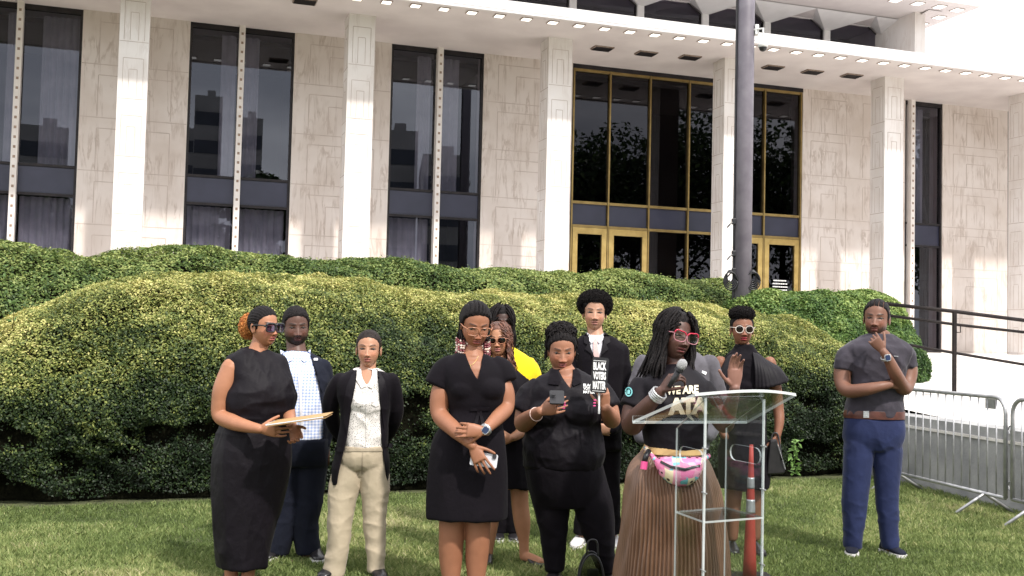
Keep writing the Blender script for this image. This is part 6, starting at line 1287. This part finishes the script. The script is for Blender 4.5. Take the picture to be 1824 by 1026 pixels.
# --- woman in dark cape top
def woman_cape():
    p = Person('woman in round sunglasses and a black top with flared cape sleeves', 7.9, 1325, 0)
    h = Head((1326, 586), 7.9, -2, 2, 0, 1.08, (.22, .095, .056), lip=(.35, .03, .05), lipw=1.15, jaw=.98)
    D = [(1325, 868, 43, .15), (1325, 810, 43, .15), (1325, 760, 38, .13), (1325, 715, 37, .13), (1326, 680, 41, .135), (1326, 650, 40, .12), (1326, 636, 32, .095), (1326, 625, 20, .072), (1326, 614, 15.5, .062)]
    A1 = [(1371, 646, 0, .046), (1380, 685, 0, .046), (1386, 725, 0, .040), (1388, 750, -.03, .036), (1385, 775, -.06, .026)]; A2 = [(1283, 645, 0, .046), (1276, 690, 0, .045), (1276, 735, 0, .04), (1290, 775, -.08, .03)]
    legs = [[(1308, 850, 0, .075), (1306, 890, 0, .06), (1305, 955, 0, .04)], [(1343, 850, 0, .075), (1344, 890, 0, .06), (1345, 955, 0, .04)]]
    g = G(); g.add(*stack(p.secs(D, -.018), p.yaw)); [g.add(*limb(p.L(a), n=22)) for a in (A1, A2)]; [g.add(*limb(p.L(l), n=20)) for l in legs]
    hand(g, p.P((1385, 775, -.06)), (-.1, -.1, -1), (-.8, -.6, 0), (-.6, .5, 0), curl=(.7, .7, .75, .8)); hand(g, p.P((1290, 775, -.08)), (1, -.1, -.2), (0, 0, 1), (0, 1, 0)); p.neck(g, h, (1326, 625, 0), .05, .05); p.body(g, h)
    g = G(); g.add(*stack(p.secs(D), p.yaw, 48)); g.add(*ellipsoid(p.P((1326, 688, -.05)), (.14, .10, .08))); p.garment('dress', g, M_blk, fold=TOPF)
    # flared cape: ribbed cloth fan over each shoulder
    for s_, tops, bots in ((1, [(1340, 628, -.09), (1352, 632, -.06), (1362, 640, -.02), (1368, 647, .04)], [(1345, 694, -.16), (1372, 690, -.20), (1402, 680, -.12), (1398, 668, .08)]), (-1, [(1313, 628, -.09), (1300, 632, -.06), (1291, 640, -.02), (1286, 648, .04)], [(1318, 700, -.16), (1292, 702, -.18), (1272, 694, -.10), (1270, 690, .06)])):
        n, m = 60, 18; Tp = catmull([p.P(q) for q in tops], n); Bt = catmull([p.P(q) for q in bots], n); V = []
        for j in range(m):
            u = j / (m - 1); row = Tp * (1 - u) + Bt * u; row = row + np.array([0, -.035, .02]) * math.sin(u * math.pi); row[:, 1] -= .0025 * u * np.sin(np.arange(n) * 2 * np.pi / 5); row[:, 2] += .002 * u * np.sin(np.arange(n)); V.append(row)
        V = np.concatenate(V); i = np.arange(n * m).reshape(m, n); F = np.stack([i[:-1, :-1], i[:-1, 1:], i[1:, 1:], i[1:, :-1]], -1).reshape(-1, 4)
        o = mk('cape_sleeve', V, F, noisy('satin_black', (.005, .004, .006), (.010, .008, .011), 8, .6, .1, 40, spec=.2), p.root, smooth=True); md = o.modifiers.new('thickness', 'SOLIDIFY'); md.thickness = .006
    cap = h.cap('hair', lambda B, d: .006 + .002 * vnoise(B * 260, 3), p.root, lift=.0)
    puff(h, 'curly_top', p.root, (0, -.012, .100), (.082, .085, .048), 1500, .014, .0032, M_hair, 18, parent=cap)
    h.glasses(p.root, noisy('pale_frame', (.6, .52, .46), (.7, .62, .56), 8, .3), M_lensdark, .026, .024, .098, .0024, 2.1, nm='sunglasses')
    g = G(); [g.add(*ellipsoid(h.w([s_ * .082, -.005, -.045]), (.006, .006, .009), nu=8, nv=6)) for s_ in (-1, 1)]; g.out('earrings', M_gold, p.root)
    shoe(p, 1304, 965, (-.1, -1), M_shoe_black, M_black); shoe(p, 1346, 965, (.1, -1), M_shoe_black, M_black)
    C = p.P((1384, 815, -.08)); f = empty('handbag', tuple(C), 0, 'black leather handbag hanging from the hand of the woman in round sunglasses', 'bag')
    g = G(); q = [p.P(z) for z in ((1372, 784, -.12), (1384, 782, -.12), (1399, 838, -.12), (1398, 844, -.12), (1366, 846, -.12))]; d = np.array([0, .08, 0]); V = q + [k + d for k in q]; g.add(V, [(4, 3, 2, 1, 0), (5, 6, 7, 8, 9)] + [(i, (i + 1) % 5, 5 + (i + 1) % 5, 5 + i) for i in range(5)]); o = g.out('shell', M_shoe_black, f); md = o.modifiers.new('round', 'BEVEL'); md.width = .012; md.segments = 3
    g = G(); g.tube(catmull([p.P(z) for z in ((1374, 788, -.10), (1376, 774, -.09), (1384, 772, -.09), (1388, 786, -.10), (1393, 820, -.13))], 16), .006, 8); g.out('handle', M_shoe_black, f, smooth=True)
    g = G(); g.tube([p.P(z) for z in ((1385, 790, -.13), (1399, 836, -.13))], .003, 6); g.out('zip', M_silver, f)
woman_cape()
# --- man in the grey shirt
def man_grey():
    p = Person('man with cornrows in a grey T-shirt and blue trousers, hand at chin', 8.0, 1557, -6)
    h = Head((1558, 567), 8.0, -26, 2, 2, 1.21, (.175, .082, .054), open_=.55, beard=1, nose=1.12, lipw=1.1, gaze=(.25, 1, -.1))
    D = [(1557, 742, 50, .135), (1558, 722, 48, .135), (1560, 700, 45, .135), (1562, 670, 47, .15), (1562, 640, 54, .16), (1562, 622, 58, .15), (1563, 613, 50, .12), (1565, 605, 36, .10), (1567, 596, 22, .076)]
    A1 = [(1518, 634, 0, .048), (1503, 655, 0, .066), (1501, 682, -.04, .058), (1512, 696, -.12, .052), (1540, 694, -.22, .047), (1565, 689, -.25, .038), (1584, 685, -.24, .030)]; A2 = [(1604, 636, 0, .048), (1617, 655, 0, .068), (1615, 682, -.05, .060), (1608, 690, -.12, .056), (1595, 666, -.25, .047), (1583, 641, -.29, .037), (1574, 627, -.29, .029)]
    legs = [[(1535, 765, 0, .09), (1530, 795, 0, .108), (1527, 830, 0, .106), (1523, 885, 0, .092), (1519, 976, 0, .064)], [(1578, 765, 0, .09), (1580, 795, 0, .106), (1580, 830, 0, .101), (1580, 885, 0, .080), (1586, 976, 0, .060)]]
    g = G(); g.add(*stack(p.secs(D, -.02), p.yaw)); [g.add(*limb(p.L(a), n=24)) for a in (A1, A2)]; [g.add(*limb(p.L(l, -.025))) for l in legs]
    hand(g, p.P((1573, 625, -.285)), (-.62, .05, .78), (.5, -.2, .6), (-.4, .85, -.3), curl=(.85, 1.1, 1.25, 1.3), thumb=(.5, .4), s=1.1); hand(g, p.P((1584, 685, -.22)), (1, .25, .1), (0, -.1, 1), (0, 1, 0), curl=(.4,) * 4)
    p.neck(g, h, (1567, 600, 0), .064, .062); p.body(g, h)
    g = G(); g.add(*stack(p.secs(D), p.yaw, 56)); g.add(*flatlimb(p.L([(1524, 623, 0, .058), (1509, 634, 0, .074), (1503, 660, -.01, .074)]), n=24)); g.add(*flatlimb(p.L([(1601, 623, 0, .058), (1613, 633, 0, .074), (1618, 656, -.01, .072)]), n=24)); pass
    p.garment('t_shirt', g, cloth('charcoal_shirt', (.052, .046, .060), .7), fold=TOPF); p.decal('chest_logo', [[(1592, 633), (1600, 634), (1600, 636), (1592, 635)]], noisy('grey_print', (.2, .2, .22), (.25, .25, .27), 5, .6), off=.005, thick=.001)
    g = G(); g.add(*stack(p.secs([(1557, 745, 51, .14), (1557, 738, 51, .14), (1558, 731, 50, .139)], .006), p.yaw, 40, ex=2.2)); bl = g.out('belt', noisy('brown_leather', (.06, .018, .012), (.10, .03, .02), 25, .4), p.root, smooth=True)
    p.last = bvh(*[np.array(x) if i == 0 else x for i, x in enumerate(stack(p.secs([(1557, 745, 51, .14), (1557, 731, 50, .139)], .006), p.yaw, 40, ex=2.2))]); p.decal('buckle', [[(1538, 731), (1548, 731), (1548, 744), (1538, 744)]], M_silver, off=.005, parent=bl)
    g = G(); g.add(*stack(p.secs([(1556, 802, 42, .10), (1556, 790, 49, .125), (1556, 775, 52, .138), (1557, 760, 52, .142), (1557, 743, 50, .138)]), p.yaw, 48)); [g.add(*flatlimb(p.L(l), n=28)) for l in legs]; p.garment('trousers', g, cloth('blue_trousers', (.017, .025, .078), .8), fold=PAF)
    h.cap('hair', lambda B, d: np.where(np.abs(np.cos((B[:, 0] * (1 + 2.2 * np.maximum(B[:, 2], 0))) * 105 + .4)) < .22, -.002, .0065), p.root, lift=.004, soft=.005)
    ax = p.P((1577, 634, -.31)) - p.P((1585, 648, -.29)); wristwatch(p, p.P((1578, 637, -.305)), (1, 0, .2), (-.2, 0, 1), .044, M_silver, .033, ax)
    shoe(p, 1517, 984, (-.3, -1), M_navy, M_shoe_white); shoe(p, 1588, 984, (.3, -1), M_navy, M_shoe_white)
man_grey()
# ------------------------------------------------------------------ clear lectern, cone, bag on the grass
M_acr = thinglass('clear_acrylic', (.925, .945, .95), 1.45, .03, (.6, .6, .6))
def acr_edge():
    m = bpy.data.materials.new('acrylic_edge'); m.use_nodes = True; N, L = m.node_tree.nodes, m.node_tree.links; b = N['Principled BSDF']; b.inputs['Base Color'].default_value = (.85, .88, .88, 1); b.inputs['Roughness'].default_value = .25; t = N.new('ShaderNodeBsdfTransparent'); x = N.new('ShaderNodeMixShader'); x.inputs[0].default_value = .5
    L.new(t.outputs[0], x.inputs[1]); L.new(b.outputs[0], x.inputs[2]); L.new(x.outputs[0], N['Material Output'].inputs[0]); return m
M_edge = acr_edge()
LA = np.array([.667, 5.595, 1.065]); LB = np.array([1.247, 5.905, 1.065]); LD = np.array([.876, 5.195, 1.255]); LC = np.array([1.456, 5.505, 1.255])
LA, LB, LC, LD = at(1127, 752, 5.6), at(1330, 752, 5.9), at(1418, 703, 5.5), at(1238, 703, 5.2)
lec = empty('lectern', (float((LA + LC)[0] / 2), float((LA + LC)[1] / 2), 0), 0, 'transparent acrylic lectern with a slanted top in front of the speaker', 'lectern')
def sheet(name, Q, th, hole=None, parent=lec):
    """thick clear sheet from a planar outline, with bright polished edges"""
    Q = [np.array(q, float) for q in Q]; n = unit(np.cross(Q[1] - Q[0], Q[-1] - Q[0])); m = len(Q); g = G(); Vf = [q - n * th / 2 for q in Q]; Vb = [q + n * th / 2 for q in Q]
    if hole is None: g.add(Vf + Vb, [list(range(m))[::-1], list(range(m, 2 * m))], 0); g.add(Vf + Vb, [(i, (i + 1) % m, m + (i + 1) % m, m + i) for i in range(m)], 1)
    else:
        k = len(hole); hf = [np.array(q) - n * th / 2 for q in hole]; hb = [np.array(q) + n * th / 2 for q in hole]
        for A_, B_ in ((Vf, hf), (Vb, hb)):
            bm = bmesh.new(); a = [bm.verts.new(v) for v in A_]; b = [bm.verts.new(v) for v in B_]; es = [bm.edges.new((a[i], a[(i + 1) % m])) for i in range(m)] + [bm.edges.new((b[i], b[(i + 1) % k])) for i in range(k)]; bmesh.ops.triangle_fill(bm, edges=es, use_beauty=True); bm.verts.index_update(); g.add([v.co[:] for v in bm.verts], [[v.index for v in f.verts] for f in bm.faces], 0); bm.free()
        g.add(Vf + Vb, [(i, (i + 1) % m, m + (i + 1) % m, m + i) for i in range(m)], 1); g.add(hf + hb, [(i, (i + 1) % k, k + (i + 1) % k, k + i) for i in range(k)], 1)
    return g.out(name, [M_acr, M_edge], parent)
bow = [LD + (LC - LD) * t + (LD - LA) * .13 * math.sin(math.pi * t) for t in np.linspace(0, 1, 14)]
sheet('top_panel', [LA, LB] + bow[::-1], .015)
lip = np.array([0, 0, .033]); sheet('book_ledge', [LA, LB, LB + lip, LA + lip], .009)
bl, br, fl, fr_ = at(1206, 756, 5.62), at(1294, 756, 5.80), at(1258, 703, 5.32), at(1362, 706, 5.50)
def dn(q, z=.03): return np.array([q[0], q[1], z])
fl2, fr2 = fl - [0, 0, .015], fr_ - [0, 0, .015]; bl2, br2 = bl - [0, 0, .02], br - [0, 0, .02]
sheet('front_panel', [dn(fl), dn(fr_), fr2, fl2], .010)
def slot(a, b, z0, z1, u0, u1, n=7):
    q = []; r_ = (z1 - z0) / 2; w = np.linalg.norm((b - a)[:2]); 
    for c, s_ in ((u1, 1), (u0, -1)):
        for x in np.linspace(-math.pi / 2, math.pi / 2, n): x = x if s_ > 0 else x + math.pi; t = c + r_ / w * math.cos(x) - s_ * r_ / w; p_ = a + (b - a) * t; q.append([p_[0], p_[1], (z0 + z1) / 2 + r_ * math.sin(x)])
    return q
zs_ = at(1325, 810, 5.6)[2]
sheet('side_panel', [dn(br), dn(fr_), fr2, br2], .010, slot(br, fr_, zs_ - .042, zs_ + .042, .02 + .1, .92)); sheet('side_panel', [dn(bl), dn(fl), fl2, bl2], .010, slot(bl, fl, zs_ - .042, zs_ + .042, .12, .92))
zsh = at(1225, 925, 5.4)[2]; ins = .02
sheet('shelf', [[q[0], q[1], zsh] for q in (bl, br, fr_, fl)], .010); cbase = (bl + fr_) / 2
sheet('base_plate', [[cbase[0] + (q[0] - cbase[0]) * 1.5, cbase[1] + (q[1] - cbase[1]) * 1.4, .022] for q in (bl, br, fr_, fl)], .014)
for q in (fl, fr_):
    g = G(); d_ = unit([.3, -.9, 0]); g.tube([dn(q, .03) - d_ * .014, q - [0, 0, .02] - d_ * .014], .003, 8); g.out('corner_rod', M_edge, lec, smooth=True)
for q in (fl, fr_, fl, fr_): 
    for z in (.35, .85): pass
g = G()
for q in (fl, fr_):
    for z in (1.02, .80, .42): g.tube([np.array([q[0], q[1], z]) - unit([.3, -.9, 0]) * .03, np.array([q[0], q[1], z]) + unit([.3, -.9, 0]) * .02], .004, 8)
g.out('screws', M_silver, lec)
f = empty('clip', tuple(at(1170, 748, 5.6)), 0, 'small dark clip lying on the ledge of the clear lectern', 'clip'); g = G(); q = at(1170, 748, 5.62); g.tube([q, q + [.02, 0, .004], q + [.035, 0, -.002]], .006, 6); g.add(*ellipsoid(q + [0, 0, .004], (.009, .006, .007), nu=10, nv=8)); g.out('clamp', M_black, f, smooth=True)
# slim traffic cone
cx_ = at(1337, 900, 7.0); cn = empty('traffic_cone', (cx_[0], 7.0, 0), 0, 'slim orange-red traffic cone with pale bands seen through the lectern', 'cone')
M_cone = noisy('cone_orange', (.30, .028, .018), (.36, .04, .025), 9, .6); zt_ = at(1337, 792, 7.0)[2]
def crad(z): return .012 + (.046 - .012) * (1 - z / zt_)
def ring(z0, z1, o=0): g = G(); zz = np.linspace(z0, z1, 8); g.tube([(cx_[0], 7.0, z) for z in zz], [crad(z) + o for z in zz], 28); return g
ring(.03, zt_).out('body', M_cone, cn, smooth=True); 
for a, b in ((.50, .60), (.68, .76)): ring(zt_ * a, zt_ * b, .002).out('reflective_band', M_steel, cn, smooth=True)
g = G(); g.box((cx_[0], 7.0, .018), (.3, .3, .036), bev=.012); g.out('base', M_black, cn)
# clear mesh handbag on the grass
q = at(1053, 1020, 6.55); hb = empty('clear_bag', (q[0], q[1], 0), 0, 'see-through bag with black piping standing on the grass by the polo woman\'s feet', 'bag')
g = G(); a = np.linspace(0, math.pi, 22); zb0 = .02
for dy in (-.045, .045): g.tube([(q[0] + .078 * math.cos(t), q[1] + dy, zb0 + .23 * math.sin(t) ** .8) for t in a] + [(q[0] - .078, q[1] + dy, zb0), (q[0] + .078, q[1] + dy, zb0)], .006, 8)
g.out('piping', M_black, hb, smooth=True)
g = G(); n = len(a); P = [(q[0] + .076 * math.cos(t), q[1] + dy, zb0 + .225 * math.sin(t) ** .8) for dy in (-.045, .045) for t in a]; g.add(P, [list(range(n)), list(range(n, 2 * n))] + [(i, i + 1, n + i + 1, n + i) for i in range(n - 1)]); g.out('clear_shell', thinglass('smoky_vinyl', (.35, .36, .36), 1.6, .1), hb)
g = G(); g.add(*ellipsoid((q[0], q[1], .07), (.05, .03, .05))); g.box((q[0] + .01, q[1], .12), (.07, .03, .07), rz=.3, bev=.01); g.out('contents', M_black, hb, smooth=True)
g = G(); g.tube(catmull([(q[0] - .03, q[1], .24), (q[0] - .02, q[1], .32), (q[0] + .03, q[1], .32), (q[0] + .04, q[1], .23)], 16), .006, 8); g.out('handle', M_black, hb, smooth=True)
